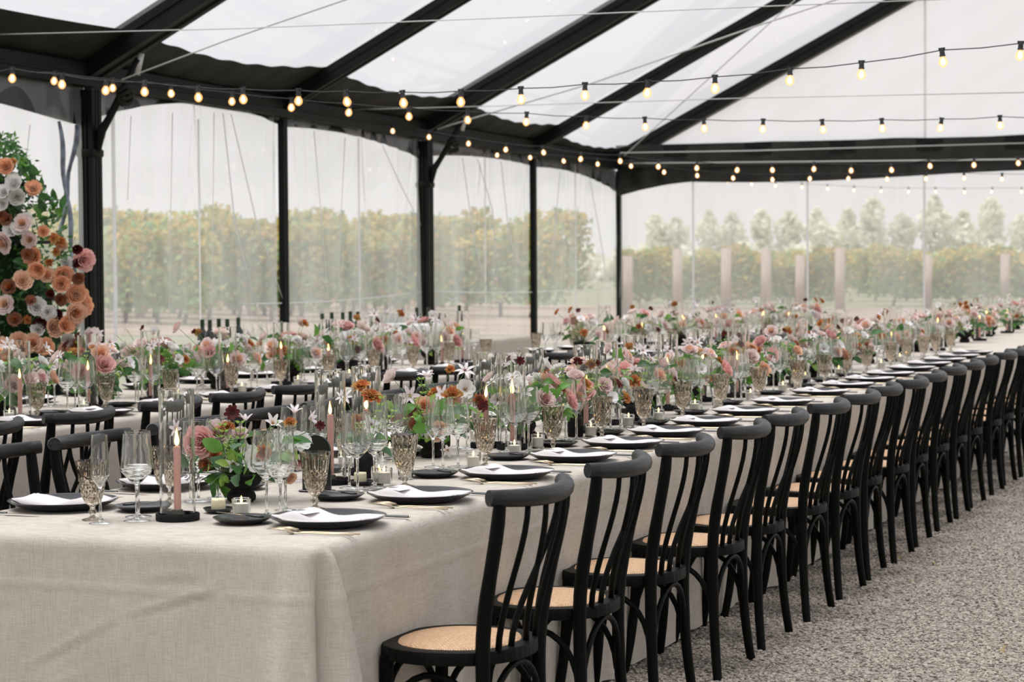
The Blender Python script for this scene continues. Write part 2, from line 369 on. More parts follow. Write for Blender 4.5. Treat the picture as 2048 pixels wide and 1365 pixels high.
# ground outside: lawn, bare track, far field
M_LAWN = mat('pale_lawn', (.22, .25, .14), .95, noise=(.35, .25, (1, 1, 1)), two=(.29, .27, .19), spec=.1)
M_TRACK = mat('dirt_track', (.36, .28, .22), .95, noise=(.5, .2), spec=.1)
M_FIELD = mat('far_field', (.42, .42, .24), .95, spec=.1)
g = MB(); g.add([(-260, -40, -.03), (120, -40, -.03), (120, 600, -.03), (-260, 600, -.03)], [(0, 1, 2, 3)])
tag(struct('ground', g.mesh('ground', M_LAWN, False)), None, None)
def quad_strip(name, y0, y1, x0, x1, z, M, wob):
    b = MB(); n = 40
    for i in range(n + 1):
        x = x0 + (x1 - x0) * i / n; b.v += [(x, y0 + rnd.uniform(-wob, wob) - x * .35, z), (x, y1 + rnd.uniform(-wob, wob) - x * .35, z)]
    b.f = [(2 * i, 2 * i + 2, 2 * i + 3, 2 * i + 1) for i in range(n)]; b.m = [0] * n
    return b.mesh(name, M, False)
struct('dirt_track', quad_strip('dirt_track', 30, 58, -70, 40, -.02, M_TRACK, .8))['kind'] = 'structure'
# vineyard rows
VINE_M = [leafmat('vine_green', (.38, .50, .21), (.42, .54, .2), .8, .3), leafmat('vine_yellow', (.66, .52, .17), (.7, .55, .15), .8, .25), leafmat('vine_dark', (.22, .36, .16), (.25, .4, .15), .8, .3), leafmat('vine_orange', (.68, .42, .18), (.6, .35, .12), .8, .25)]
M_TRUNK = mat('vine_trunk', (.16, .11, .09), .9); M_OLDPOST = mat('weathered_timber_post', (.46, .36, .31), .9, noise=(6, .15, (1, 1, .2)))
def vine_block(seed, L=8.6, H=2.1, base=.30, n=6500, size=.085, yel=.45):
    r = random.Random(seed); b = MB()
    for i in range(n):
        x = r.uniform(-L / 2, L / 2); hh = H + .25 * math.sin(x * 1.7 + seed) + .15 * math.sin(x * 4.1)
        z = base + (hh - base) * r.random() ** .8; y = r.uniform(-.38, .38)
        t = (z - base) / (hh - base)
        b.mi = 1 if r.random() < yel * t * 1.5 else (3 if r.random() < .07 else (2 if r.random() < .35 else 0))
        s = size * r.uniform(.6, 1.3); a = Vector((r.gauss(0, 1), r.gauss(0, 1), r.gauss(0, 1))).normalized(); c = a.orthogonal().normalized(); e = a.cross(c)
        p = Vector((x, y, z)); b.add([p + c * s, p + e * s * .8, p - c * s * .8, p - e * s], [(0, 1, 2, 3)])
    return b.mesh('vine_foliage', VINE_M, False)
vb = [vine_block(i) for i in range(4)]
tk = MB()
for i in range(7): tk.tube([(-3.5 + i * 1.15 + rnd.uniform(-.1, .1), 0, 0), (-3.5 + i * 1.15, .05, .4), (-3.45 + i * 1.15, 0, .9)], .045, 6)
tkm = tk.mesh('vine_trunks', M_TRUNK)
pst = MB(); pst.tube([(0, 0, -.05), (0, 0, 1.9)], .11, 10); pstm = pst.mesh('post', M_OLDPOST)
def vine_row(p, rz, lab, k, sc=1.0, posts=(-4, 4)):
    t = thing('vine_row', lab, 'vines', p, rz, 'vineyard rows beyond the tent', sc=sc)
    f = ob('foliage', vb[k % 4], t); f['kind'] = 'stuff'; q = ob('trunks', tkm, t); q['kind'] = 'stuff'
    for x in posts: ob('post', pstm, t, (x, -.45, 0), sc=(1, 1, 1.05))
    return t
def outp(x, y, d): return px(x, y, d)
k = 0
for row, (dep, yb) in enumerate([(64, 614), (72, 0), (82, 0), (94, 0)]):
    n = 7 + row
    for i in range(n):
        xx = 1255 + i * (8.1 * F_PX / dep)
        p = outp(xx + 200, 520, dep); p.z = -.03 + row * .03
        if xx > 2500: continue
        k += 1; vine_row(p, -PI / 8.3, f"{nth('vr%d' % row)} stretch of yellow green vines, {['front', 'second', 'third', 'rear'][row]} row beyond the end wall", k, 1.0, ()).scale = (1, 1, .80 - .02 * row)
for i, (xx, d) in enumerate([(1255, 58), (1355, 58), (1452, 57), (1532, 57), (1600, 60), (1680, 57), (1855, 62), (2010, 62)]):
    p = outp(xx, 520, d); p.z = -.03
    if i in (4, 0, 6, 7): h = .85
    else: h = .95
    o = ob('timber_post', pstm, None, p, sc=(1.25, 1.25, h)); tag(o, f"weathered timber vineyard post, {ORD[i]} from the tent corner", 'post', 'timber posts at the vine row ends')
# vines and shrubs beyond the side wall, nearer and taller
for i in range(5):
    p = outp(-30 + i * 225, 520, 52 + i * 1.6); p.z = -.05
    vine_row(p, -PI / 7.2, f"{nth('sv')} tangled green vine clump beyond the side wall", i + 2, 1.15, (-2.2,))
for i in range(5):
    p = outp(40 + i * 225, 520, 62 + i * 1.5); p.z = .2
    vine_row(p, -PI / 7.2, f"{nth('sv2')} yellowing vine clump rising behind the side wall vines", i + 1, 1.2, ())
# far trees
def tree_mesh(seed, M):
    r = random.Random(seed); b = MB(); h = r.uniform(.9, 1.15)
    for i in range(480):
        t = r.random() ** .8; z = 1.2 + t * 4.9 * h; rad = (1.15 * math.sin(PI * min(1, .12 + t * .88)) ** .7 + .15) * (1 + .25 * math.sin(t * 9 + seed))
        a = r.uniform(0, 2 * PI); q = rad * r.random() ** .5
        p = Vector((q * math.cos(a), q * math.sin(a), z)); n_ = Vector((r.gauss(0, 1), r.gauss(0, 1), r.gauss(0, 1))).normalized(); c = n_.orthogonal().normalized(); e = n_.cross(c); s = r.uniform(.16, .36)
        b.add([p + c * s, p + e * s, p - c * s, p - e * s], [(0, 1, 2, 3)])
    return b.mesh('crown', M, False)
M_TREE = leafmat('tree_leaf_haze_in_colour', (.90, .90, .78), (.88, .88, .74), .9, .08)  # leaf colour itself is paled to imitate distant haze
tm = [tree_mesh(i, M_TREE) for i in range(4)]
tt = MB(); tt.tube([(0, 0, 0), (.05, 0, 1.5), (0, 0, 4)], [.16, .13, .05], 7); ttm = tt.mesh('trunk', M_TRUNK)
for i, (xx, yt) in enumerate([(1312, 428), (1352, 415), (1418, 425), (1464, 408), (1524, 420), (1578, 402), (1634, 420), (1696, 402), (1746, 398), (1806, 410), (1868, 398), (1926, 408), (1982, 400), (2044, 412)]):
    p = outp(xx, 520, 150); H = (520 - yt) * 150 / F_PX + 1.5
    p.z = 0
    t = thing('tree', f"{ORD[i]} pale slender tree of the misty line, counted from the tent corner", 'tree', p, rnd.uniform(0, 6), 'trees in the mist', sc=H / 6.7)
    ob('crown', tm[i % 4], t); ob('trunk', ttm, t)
def low(seed):
    r = random.Random(seed); b = MB()
    for i in range(1500):
        x = r.uniform(-12, 12); z = 2.6 * r.random() * (.75 + .25 * math.sin(x * 1.3 + seed)); p = Vector((x, r.uniform(-1, 1), z)); n_ = Vector((r.gauss(0, 1), r.gauss(0, 1), r.gauss(0, 1))).normalized(); c = n_.orthogonal().normalized(); e = n_.cross(c); s = r.uniform(.2, .4)
        b.add([p + c * s, p + e * s, p - c * s, p - e * s], [(0, 1, 2, 3)])
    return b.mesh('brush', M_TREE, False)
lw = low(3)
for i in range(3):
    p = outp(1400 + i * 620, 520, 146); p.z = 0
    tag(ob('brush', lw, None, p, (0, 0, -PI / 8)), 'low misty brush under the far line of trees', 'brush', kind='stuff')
b = MB(); b.bbox((0, 0, .42), (.30, .32, .84), .05); b.bbox((.04, 0, .87), (.16, .28, .10), .04)
p = px(783, 655, 21.5); p.z = 0
t = thing('covered_box', 'grey covered box on the grass outside, seen through the side wall', 'box', p, .3); ob('cover', b.mesh('cover', M_SPEAKER), t)

# ---------------------------------------------------------------- tent frame
def post_mesh(w, h, groove=True):
    a = w / 2; gq = w * .09; d_ = w * .10
    if groove:
        side = [(-a, -a), (-a + w * .30, -a), (-a + w * .33, -a + d_), (-a + w * .38, -a + d_), (-a + w * .41, -a), (a - w * .41, -a), (a - w * .38, -a + d_), (a - w * .33, -a + d_), (a - w * .30, -a)]
    else: side = [(-a + gq, -a), (a - gq, -a)]
    P = []
    for q in range(4):
        c, s_ = [(1, 0), (0, 1), (-1, 0), (0, -1)][q]
        for (x, y) in side: P.append((x * c - y * s_, x * s_ + y * c))
    n = len(P); b = MB(); b.add([(x, y, 0) for x, y in P] + [(x, y, h) for x, y in P], [tuple(range(n - 1, -1, -1)), tuple(range(n, 2 * n))] + [(i, (i + 1) % n, n + (i + 1) % n, n + i) for i in range(n)])
    return b
def beam(P0, P1, w, h, name='beam'):
    """profiled beam from P0 to P1, lower face on the line"""
    P0 = Vector(P0); P1 = Vector(P1); t = (P1 - P0); L = t.length; t.normalize(); side = t.cross(Vector((0, 0, 1))).normalized(); up = side.cross(t)
    pr = [(-w / 2, 0), (-w * .22, 0), (-w * .18, h * .08), (w * .18, h * .08), (w * .22, 0), (w / 2, 0), (w / 2, h * .38), (w * .44, h * .42), (w * .44, h * .52), (w / 2, h * .56), (w / 2, h), (-w / 2, h), (-w / 2, h * .56), (-w * .44, h * .52), (-w * .44, h * .42), (-w / 2, h * .38)]
    b = MB(); n = len(pr)
    b.add([P0 + side * x + up * z for x, z in pr] + [P1 + side * x + up * z for x, z in pr], [tuple(range(n - 1, -1, -1)), tuple(range(n, 2 * n))] + [(i, (i + 1) % n, n + (i + 1) % n, n + i) for i in range(n)])
    return b.mesh(name, M_STEEL, False)
pname = ['outside the frame beside the flower arch', 'wide, beside the flower arch', 'slim, between the two wide side posts', 'wide, middle of the side wall', 'slim, between middle post and corner', 'slim double, at the tent corner']
for i, y in enumerate(PY):
    wide = i in (1, 3)
    t = thing('tent_post', f"black grooved tent post, {pname[i]}", 'post', (XL, y, 0), 0, 'tent posts')
    w = .125 if wide else .062
    ob('pole', post_mesh(w, zroof(XL, y) - .05, True).mesh('pole', M_STEEL, False), t)
    b = MB(); b.bbox((0, 0, .006), (w + .1, w + .1, .012)); ob('base_plate', b.mesh('base_plate', M_STEEL), t)
    if wide or i == 5:
        zb = 2.28 if i == 1 else 2.24
        if i == 5: continue
        b = MB(); b.tube([(.06, 0, zb), (.10, 0, zb + .14), (.16, 0, zb + .22), (.42, 0, zroof(XL + .42, y) - .06)], [.03, .035, .028, .03], 8)
        br = ob('brace', b.mesh('brace', M_STEEL), t)
        b = MB(); b.bbox((0, 0, zb - .02), (w + .025, w + .025, .06), .01); ob('clamp', b.mesh('clamp', M_STEEL), t)
        b = MB()
        for q in range(4): b.tube([(.30 + .05 * math.cos(a) * 1.1, .05 * math.sin(a), zroof(XL + .3, y) - .30 + q * .03 + .02 * math.sin(a * 2 + q)) for a in [k_ * PI / 5 for k_ in range(11)]], .012, 5, cap=False)
        s_ = ob('strap', b.mesh('strap', M_DRAPE), t); s_['label'] = 'black fabric tie wrapped round the brace'
        b = MB(); b.tube([(.40, 0, zroof(XL + .4, y) - .16), (.44, 0, zroof(XL + .44, y) - .03)], .022, 8); q_ = ob('brace_tube', b.mesh('brace_tube', M_WIREM), t); q_['label'] = 'bare pale metal tube end'
    if i == 5:
        ob('pole', post_mesh(.05, 2.5, True).mesh('pole', M_STEEL, False), t, (-.02, -.42, 0), (0, 0, 0))
        b = MB(); b.box((-.01, -.2, 1.2), (.02, .10, 2.4)); q_ = ob('closing_strip', b.mesh('closing_strip', M_SPEAKER), t); q_['label'] = 'grey closing strip between the two poles'
for i in range(3):   # right-hand side posts, out of the picture
    y = PY[0] + i * 7.4
    tag(ob('tent_post', post_mesh(.125, 2.7).mesh('pole', M_STEEL, False), None, (XR, y, 0)), f"black tent post on the far side wall, {ORD[i]} from the open end", 'post', 'tent posts')
rl = ['widest, rising from the wide post beside the flower arch', 'slim, rising from the slim side post', 'wide, rising from the middle side post', 'slim, rising between middle post and corner', 'at the gable, rising from the tent corner']
for i, y in enumerate(PY):
    wd, hg = (.20, .20) if i in (1, 3) else (.125, .13)
    if i == 5: wd, hg = .17, .17
    t = thing('tent_rafter', 'black sloping roof rafter ' + (rl[i - 1] if i else 'over the open end of the tent'), 'rafter', (0, 0, 0), 0, 'roof rafters')
    ob('beam', beam((XL - .05, y, zroof(XL - .05, y)), (RX, y, zroof(RX, y)), wd, hg), t)
    ob('beam', beam((RX, y, zroof(RX, y)), (XR + .05, y, zroof(XR + .05, y)), wd, hg), t)
def ygen(x0, x1, z0, dz, w, h, nm, fix): pass
struct('trim_1', beam((XL, -8, zroof(XL, -8) - .03), (XL, YE, zroof(XL, YE) - .03), .12, .16, 'eave_beam'))
struct('trim_2', beam((XR, 6, zroof(XR, 6) - .03), (XR, YE, zroof(XR, YE) - .03), .12, .16, 'eave_beam'))
struct('trim_3', beam((RX, 6, zroof(RX, 6) + .1), (RX, YE, zroof(RX, YE) + .1), .12, .16, 'ridge_beam'))
# gable header: fabric-covered beam across the end wall
struct('trim_4', beam((XL, YE - .02, 2.74), (XR, YE - .02, 2.70), .16, .15, 'gable_header'))
b = MB(); b.patch(lambda u, v: (XL + (XR - XL) * u, YE - .11 - .02 * math.sin(u * 90), 2.60 + .28 * v + .01 * math.sin(u * 60)), 90, 2); struct('trim_5', b.mesh('header_cover', M_DRAPE))

# roof skin: one clear panel per bay, black lower edge with a sagging hem
ceil = struct('ceiling', None); ceil['kind'] = 'structure'
hem = {0: (-7.98, -7.93), 1: (-7.93, -7.86), 2: (-7.88, -7.88), 3: (-7.92, -7.99), 4: (-8.12, -8.12)}
for i in range(5):
    y0, y1 = PY[i], PY[i + 1]
    if i == 0: y0 = -8.0
    def clear(u, v, y0=y0, y1=y1):
        x = XL - .2 + (RX - XL + .2) * u; y = y0 + (y1 - y0) * v
        return (x, y, zroof(x, y) + .19 - .05 * math.sin(PI * v))
    b = MB(); b.patch(clear, 12, 8); ob('roof_panel', b.mesh('roof_panel', V_ROOF), ceil)
    b = MB(); b.patch(lambda u, v: (2 * RX - clear(u, v)[0], clear(u, v)[1], clear(u, v)[2]), 12, 8); ob('roof_panel', b.mesh('roof_panel', V_ROOF), ceil)
    def black(u, v, y0=y0, y1=y1, i=i):
        y = y0 + (y1 - y0) * v; a, c = hem[i]
        xe = a + (c - a) * v - .13 + .05 * (2 * abs(v - .5)) ** 2
        x = XL - .22 + (xe - XL + .22) * u
        return (x, y, zroof(x, y) + .15 - .06 * math.sin(PI * v) * u + .006 * math.sin(v * 47 + u * 4))
    b = MB(); b.patch(black, 10, 60); q_ = ob('black_edge_panel', b.mesh('black_edge_panel', M_DRAPE), ceil)
gp = MB(); gp.add([(XL, YE, 2.75), (XR, YE, 2.7), (RX, YE, zroof(RX, YE) + .15)], [(0, 1, 2)]); q_ = ob('gable_panel', gp.mesh('gable_panel', V_FAR, False), ceil)
for x in (-4.6, -1.8, 1.0, 3.6):
    b = MB(); b.box((x, YE + .01, (2.8 + zroof(x, YE)) / 2), (.028, .004, zroof(x, YE) - 2.75)); ob('seam', b.mesh('seam', V_SEAM, False), ceil)

# side and end walls: panels of clear vinyl with creases, under a gathered black valance
def crease_set(r, n, W_, gather):
    L = []
    for k in range(n):
        if gather and r.random() < .7:
            x0 = r.choice(gather) + r.gauss(0, .04); x1 = x0 + r.gauss(0, .45); 
        else: x0 = r.uniform(0, W_); x1 = x0 + r.gauss(0, .06)
        L.append((x0, x1, r.uniform(.35, 1.0), r.choice((-1, 1)) * r.uniform(.006, .017), r.uniform(.010, .028)))
    return L
def wallpanel(name, org, dirv, nrm, W_, ztop, M, seed, parent, n=9, gather=(), zbot=.02, nx=90, nz=40):
    r = random.Random(seed); cs = crease_set(r, n, W_, gather); ph = r.uniform(0, 6)
    def fn(u, v):
        x = u * W_; zt = ztop(u); z = zbot + (zt - zbot) * v; t = 1 - v
        d_ = .018 * math.sin(x * 2.1 + ph) * t + .008 * math.sin(x * 6.3 + ph * 2 + z)
        for (x0, x1, ln, a, wd) in cs:
            if t < ln:
                xc = x0 + (x1 - x0) * t; q = (x - xc) / wd
                if abs(q) < 3: d_ += a * math.exp(-q * q) * min(1, (ln - t) * 5) * (1.3 - t)
        return (org[0] + dirv[0] * x + nrm[0] * d_, org[1] + dirv[1] * x + nrm[1] * d_, z)
    b = MB(); b.patch(fn, nx, nz); return ob(name, b.mesh(name, M), parent)
wl = struct('wall_left', None)
vz = {0: (2.60, 2.72, 2.45), 1: (2.49, 2.72, 2.64), 2: (2.62, 2.62, 2.47), 3: (2.50, 2.56, 2.53), 4: (2.51, 2.50, 2.32)}
for i in range(5):
    y0, y1 = PY[i], PY[i + 1]
    if i == 0: y0 = 4.0
    w_ = y1 - y0; a, mdd, c = vz[i]
    hemz = lambda u, a=a, mdd=mdd, c=c: a + (c - a) * u + (mdd - (a + c) / 2) * 4 * u * (1 - u)
    top = lambda u, i=i, y0=y0, w_=w_: zroof(XL, y0 + u * w_) - .02
    off = (.07 if i % 2 == 0 else .05)
    wallpanel('vinyl_panel', (XL - .03, y0 + .03), (0, 1), (1, 0), w_ - .06, top, V_LEFT, 11 + i, wl, n=20, gather=(.12, w_ * .5, w_ - .15), nx=170)
    def val(u, v, y0=y0, w_=w_, hemz=hemz):
        zt = zroof(XL, y0 + u * w_) + .05; zb = hemz(u); g_ = .012 * math.sin(u * 55 + 3 * math.sin(u * 9)) * (1 - v)
        return (XL - .05 + g_ + .02 * (1 - v), y0 + u * w_, zb + (zt - zb) * v)
    b = MB(); b.patch(val, 90, 5); q_ = ob('valance', b.mesh('valance', M_SHEEN), wl)
for k_, yy in enumerate([14.55, 17.45, 20.5, 23.3]):
    b = MB(); b.box((XL - .02, yy, 1.35), (.006, .022, 2.5)); ob('seam', b.mesh('seam', V_SEAM, False), wl)
b = MB(); b.box((XL - .0, 13.28, 1.36), (.008, .04, 2.5)); ob('seam', b.mesh('seam', V_SEAM, False), wl)
for (ya, yb_, za, zb_) in ((15.2, 18.8, 1.13, 1.17), (19.05, 24.5, 1.17, 1.13)):
    b = MB(); b.tube([(XL - .01, ya + (yb_ - ya) * t_ / 10, za + (zb_ - za) * t_ / 10 - .03 * math.sin(PI * t_ / 10)) for t_ in range(11)], .006, 5); ob('seam', b.mesh('seam', V_SEAM), wl)
def onwall(x, y, X_=XL + .0):
    d_ = F_ + R_ * ((x - 1024) / F_PX) + U_ * ((682.5 - y) / F_PX); t_ = X_ / d_.x; q = d_ * t_; return Vector((q.x, q.y, q.z + CAM_H))
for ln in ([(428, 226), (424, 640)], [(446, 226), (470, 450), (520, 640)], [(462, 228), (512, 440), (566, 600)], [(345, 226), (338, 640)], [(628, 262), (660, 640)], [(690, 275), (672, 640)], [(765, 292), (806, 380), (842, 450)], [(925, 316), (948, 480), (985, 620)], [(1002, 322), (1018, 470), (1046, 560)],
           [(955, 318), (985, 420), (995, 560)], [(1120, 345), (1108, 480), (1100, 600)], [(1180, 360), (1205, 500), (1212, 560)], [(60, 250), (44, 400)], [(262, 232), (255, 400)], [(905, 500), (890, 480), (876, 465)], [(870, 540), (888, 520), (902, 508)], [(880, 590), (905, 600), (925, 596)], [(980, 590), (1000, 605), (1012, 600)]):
    P_ = [onwall(*q) for q in ln]; b = MB(); b.tube(P_, [.004] + [.007] * (len(P_) - 2) + [.003], 4, flat=1.0); ob('fold', b.mesh('fold', V_SEAM), wl)  # milky strips added to imitate the light that vinyl creases catch
wf = struct('wall_far', None)
xs = [XL, -7.43, -6.0, -4.6, -3.2, -1.8, -.4, 1.0, 2.4, 3.8, 5.2, XR]
for i, (x0, x1) in enumerate(zip(xs, xs[1:])):
    hz = (lambda u, x0=x0, x1=x1: 2.44 - .20 * max(0, (-7.4 - (x0 + (x1 - x0) * u)) / 1.0) ** 1.5 - .04 * math.cos((x0 + (x1 - x0) * u) * 1.0))
    wallpanel('vinyl_panel', (x0, YE - .02), (1, 0), (0, -1), x1 - x0, lambda u: 2.72, V_FAR, 40 + i, wf, n=(14 if i == 0 else 4), gather=((.1,) if i == 0 else ()), nx=(90 if i == 0 else 50))
    b = MB(); b.patch(lambda u, v, x0=x0, x1=x1, hz=hz: (x0 + (x1 - x0) * u, YE - .06 - .012 * math.sin((x0 + (x1 - x0) * u) * 20) * (1 - v), hz(u) + (2.74 - hz(u)) * v), 30, 4); ob('valance', b.mesh('valance', M_SHEEN), wf)
    if i: b = MB(); b.box((x0, YE - .03, 1.3), (.026, .006, 2.4)); ob('seam', b.mesh('seam', V_SEAM, False), wf)
for k_ in range(4):
    b = MB(); b.patch(lambda u, v, k_=k_: (XL - .02 + .01 * math.sin(u * 25), -8 + 3 * k_ + 3 * u, .02 + 2.6 * v), 20, 3); ob('vinyl_panel', b.mesh('vinyl_panel', V_LEFT), wl)
wr = struct('wall_right', None)
for k_ in range(6):
    b = MB(); b.patch(lambda u, v, k_=k_: (XR + .01 * math.sin(u * 25), -8 + 3 * k_ + 3 * u, .02 + 2.6 * v), 20, 3); ob('vinyl_panel', b.mesh('vinyl_panel', V_LEFT), wr)
wb = struct('wall_back', None)
for k_ in range(5):
    b = MB(); b.patch(lambda u, v, k_=k_: (XL + (k_ + u) * 2.96, -8 + .01 * math.sin(u * 25), .02 + 2.6 * v), 20, 3); ob('vinyl_panel', b.mesh('vinyl_panel', V_LEFT), wb)
    b = MB(); b.patch(lambda u, v, k_=k_: (XL + (k_ + u) * 2.96, -8.03, 2.35 + .6 * v), 20, 3); ob('valance', b.mesh('valance', M_SHEEN), wb)
struct('trim_6', beam((RX, -8, zroof(RX, -8) + .1), (RX, 6, zroof(RX, 6) + .1), .12, .16, 'ridge_beam'))
for i, y in enumerate((-8, -4.8, -1.9, 1.1, 4.05, 7.0)):
    t = thing('tent_rafter', f"black roof rafter over the near half of the tent, {ORD[i]} from the back wall", 'rafter', (0, 0, 0), 0, 'roof rafters')
    ob('beam', beam((XL - .05, y, zroof(XL - .05, y)), (RX, y, zroof(RX, y)), .16, .16), t); ob('beam', beam((RX, y, zroof(RX, y)), (XR + .05, y, zroof(XR + .05, y)), .16, .16), t)
    for X_ in (XL, XR): ob('leg_post', post_mesh(.1, zroof(X_, y)).mesh('pole', M_STEEL, False), t, (X_, y, 0))
for i in range(2):
    b = MB(); b.patch(lambda u, v, i=i: (XR + .02 * math.sin(u * 30), 10 + 7.4 * i + 7.4 * u, .02 + 2.6 * v), 40, 6); ob('vinyl_panel', b.mesh('vinyl_panel', V_LEFT), wr)
b = MB(); b.tube([(XL, YE - .15, 2.665), (-3.5, YE - .15, 2.60), (XR, YE - .15, 2.55)], .009, 5); q_ = ob('piping', b.mesh('piping', M_WIREM), wf)
# twisted straps holding the gathered side curtain by the flower arch
M_STRAP = mat('blue_grey_rolled_vinyl', (.16, .19, .24), .35, noise=(14, .5), coat=.3)
for k_, (a, c) in enumerate([((118, 243), (150, 545)), ((155, 250), (112, 520))]):
    P = [px(a[0] + (c[0] - a[0]) * t_ / 14 + 3 * math.sin(t_ * .9), a[1] + (c[1] - a[1]) * t_ / 14, 14.75 + .05 * k_) for t_ in range(15)]
    P = [Vector((p.x, p.y, p.z)) for p in P]
    b = MB(); b.tube(P, [.02 + .012 * abs(math.sin(t_ * .5 + k_)) for t_ in range(15)], 7, flat=.5)
    tag(ob('rolled_curtain', b.mesh('rolled_curtain', M_STRAP), None), ['dark twisted roll of side curtain hanging behind the flower arch', 'smooth blue grey strap crossing the twisted curtain roll'][k_], 'curtain', 'rolled side curtains')

# ---------------------------------------------------------------- cables and string lights
def cable(pts, r, lab):
    b = MB(); b.tube(pts, r, 5); tag(ob('roof_cable', b.mesh('roof_cable', M_WIREM)), lab, 'cable', 'thin roof cables')
def V3(*a): return Vector(a)
cable([px(-40, 70, 13.5), px(480, 57, 12.9), px(1000, 36, 12.5), px(1500, 14, 12.2), px(2000, -6, 12)], .0035, 'thin grey cable crossing highest under the roof')
cable([px(243, 160, 14.6), px(450, 82, 14.0), px(690, 0, 13.4), px(900, -70, 13)], .0055, 'pale cable rising from the post beside the flower arch')
cable([px(875, 258, 20), px(1180, 168, 18.5), px(1520, 50, 17), px(1700, -10, 16.5)], .0075, 'pale cable rising from the middle side post')
cable([px(1248, 312, 25), px(1420, 155, 22), px(1590, 0, 20)], .006, 'pale cable rising steeply from the tent corner')
cable([px(600, 222, 19.5), px(1000, 212, 17), px(1500, 196, 15), px(2100, 184, 13.5)], .0035, 'level thin cable under the middle string of bulbs')
cable([px(1240, 306, 24.3), px(1500, 302, 23.8), px(2100, 285, 22.5)], .006, 'pale cable running along the gable header')
gl = MB(); gl.lathe([(.0, -.052), (.008, -.050), (.016, -.044), (.0215, -.034), (.0225, -.026), (.019, -.014), (.012, -.004), (.010, .0)], 14); glm = gl.mesh('bulb', M_BULB)
fl = MB(); fl.lathe([(0, -.042), (.007, -.038), (.0105, -.030), (.009, -.020), (.004, -.010), (0, -.006)], 8); flm = fl.mesh('filament', M_FIL)
sk = MB(); sk.lathe([(0, .030), (.009, .030), (.012, .024), (.0125, .004), (.0145, .002), (.0145, -.003), (.011, -.005), (0, -.005)], 10); sk.box((0, 0, .032), (.03, .012, .010)); skm = sk.mesh('socket', M_CORDM, True, 40)
def string(bulbs, dep, lab, sw=1.0, ext0=None, ext1=None, r=.0028):
    t = thing('light_string', lab, 'string lights', (0, 0, 0), 0, 'strings of warm bulbs')
    n = len(bulbs); P = []
    for i, (x, y) in enumerate(bulbs):
        d_ = dep[0] + (dep[1] - dep[0]) * i / max(1, n - 1)
        p = px(x, y, d_); p.z += .058; P.append(p)
    C_ = []
    if ext0: C_.append(px(*ext0))
    for i, p in enumerate(P):
        C_.append(p)
        if i < n - 1: q = (p + P[i + 1]) / 2; q.z -= .006; C_.append(q)
    if ext1: C_.append(px(*ext1))
    b = MB(); b.tube(C_, r, 5); ob('cord', b.mesh('cord', M_CORDM), t)
    for p in P:
        s_ = ob('socket', skm, t, (p.x, p.y, p.z - .026), (rnd.gauss(0, .06), rnd.gauss(0, .10), 0))
        ob('bulb', glm, s_, (0, 0, -.004)); ob('filament', flm, s_, (0, 0, -.004))
S1 = [(25, 158), (124, 170), (212, 182), (289, 185), (396, 196), (486, 200), (597, 203), (692, 205), (806, 207), (922, 205), (1042, 200), (1170, 192), (1295, 187), (1430, 178), (1580, 162), (1723, 150), (1885, 125), (2041, 112)]
S2 = [(109, 163), (226, 177), (342, 188), (464, 204), (583, 216), (699, 226), (818, 234), (935, 241), (1053, 245), (1172, 252), (1290, 255), (1408, 258), (1526, 259), (1645, 260), (1764, 258), (1882, 257), (2000, 252)]
S3 = [(720, 253), (785, 263), (858, 275), (937, 288), (1012, 300), (1086, 306), (1162, 319), (1240, 323), (1317, 334), (1394, 337), (1475, 341), (1544, 341), (1628, 339), (1702, 342), (1782, 341), (1859, 333), (1948, 331), (2036, 327)]
S4 = [(765, 274), (820, 284), (880, 293), (938, 303), (995, 311), (1060, 316), (1126, 323), (1195, 329), (1262, 333), (1328, 345), (1394, 352), (1466, 357), (1544, 360), (1620, 358), (1697, 358), (1774, 359), (1852, 358), (1928, 357), (2004, 359)]
string(S1, (11.9, 9.7), 'nearest string of warm globe bulbs, largest bulbs, climbing towards the gable side', ext0=(-40, 150, 12.1), ext1=(2200, 86, 9.2))
string(S2, (13.4, 13.2), 'second string of warm globe bulbs, level under the first', ext0=(-10, 146, 13.5), ext1=(2120, 238, 13.2), r=.0026)
string(S3, (19.6, 18.2), 'third string of warm bulbs, crossing in front of the gable header', ext0=(640, 240, 19.6), ext1=(2140, 312, 18), r=.0026)
string(S4, (22.0, 22.0), 'fourth string of warm bulbs, lowest and farthest inside the tent', ext0=(690, 262, 21.6), ext1=(2100, 350, 21.8), r=.0024)
S5 = [(1404, 360), (1455, 364), (1503, 369), (1551, 372), (1604, 375), (1655, 378), (1708, 381), (1762, 383), (1817, 384), (1871, 384), (1929, 385), (1984, 384), (2043, 384)]  # added string outside the tent, standing in for bulb reflections in the vinyl
string(S5, (29.5, 29.5), 'farthest string of tiny bulbs, added outside to stand in for end wall reflections', ext0=(1250, 340, 29.6), ext1=(2120, 382, 29.5), r=.003)

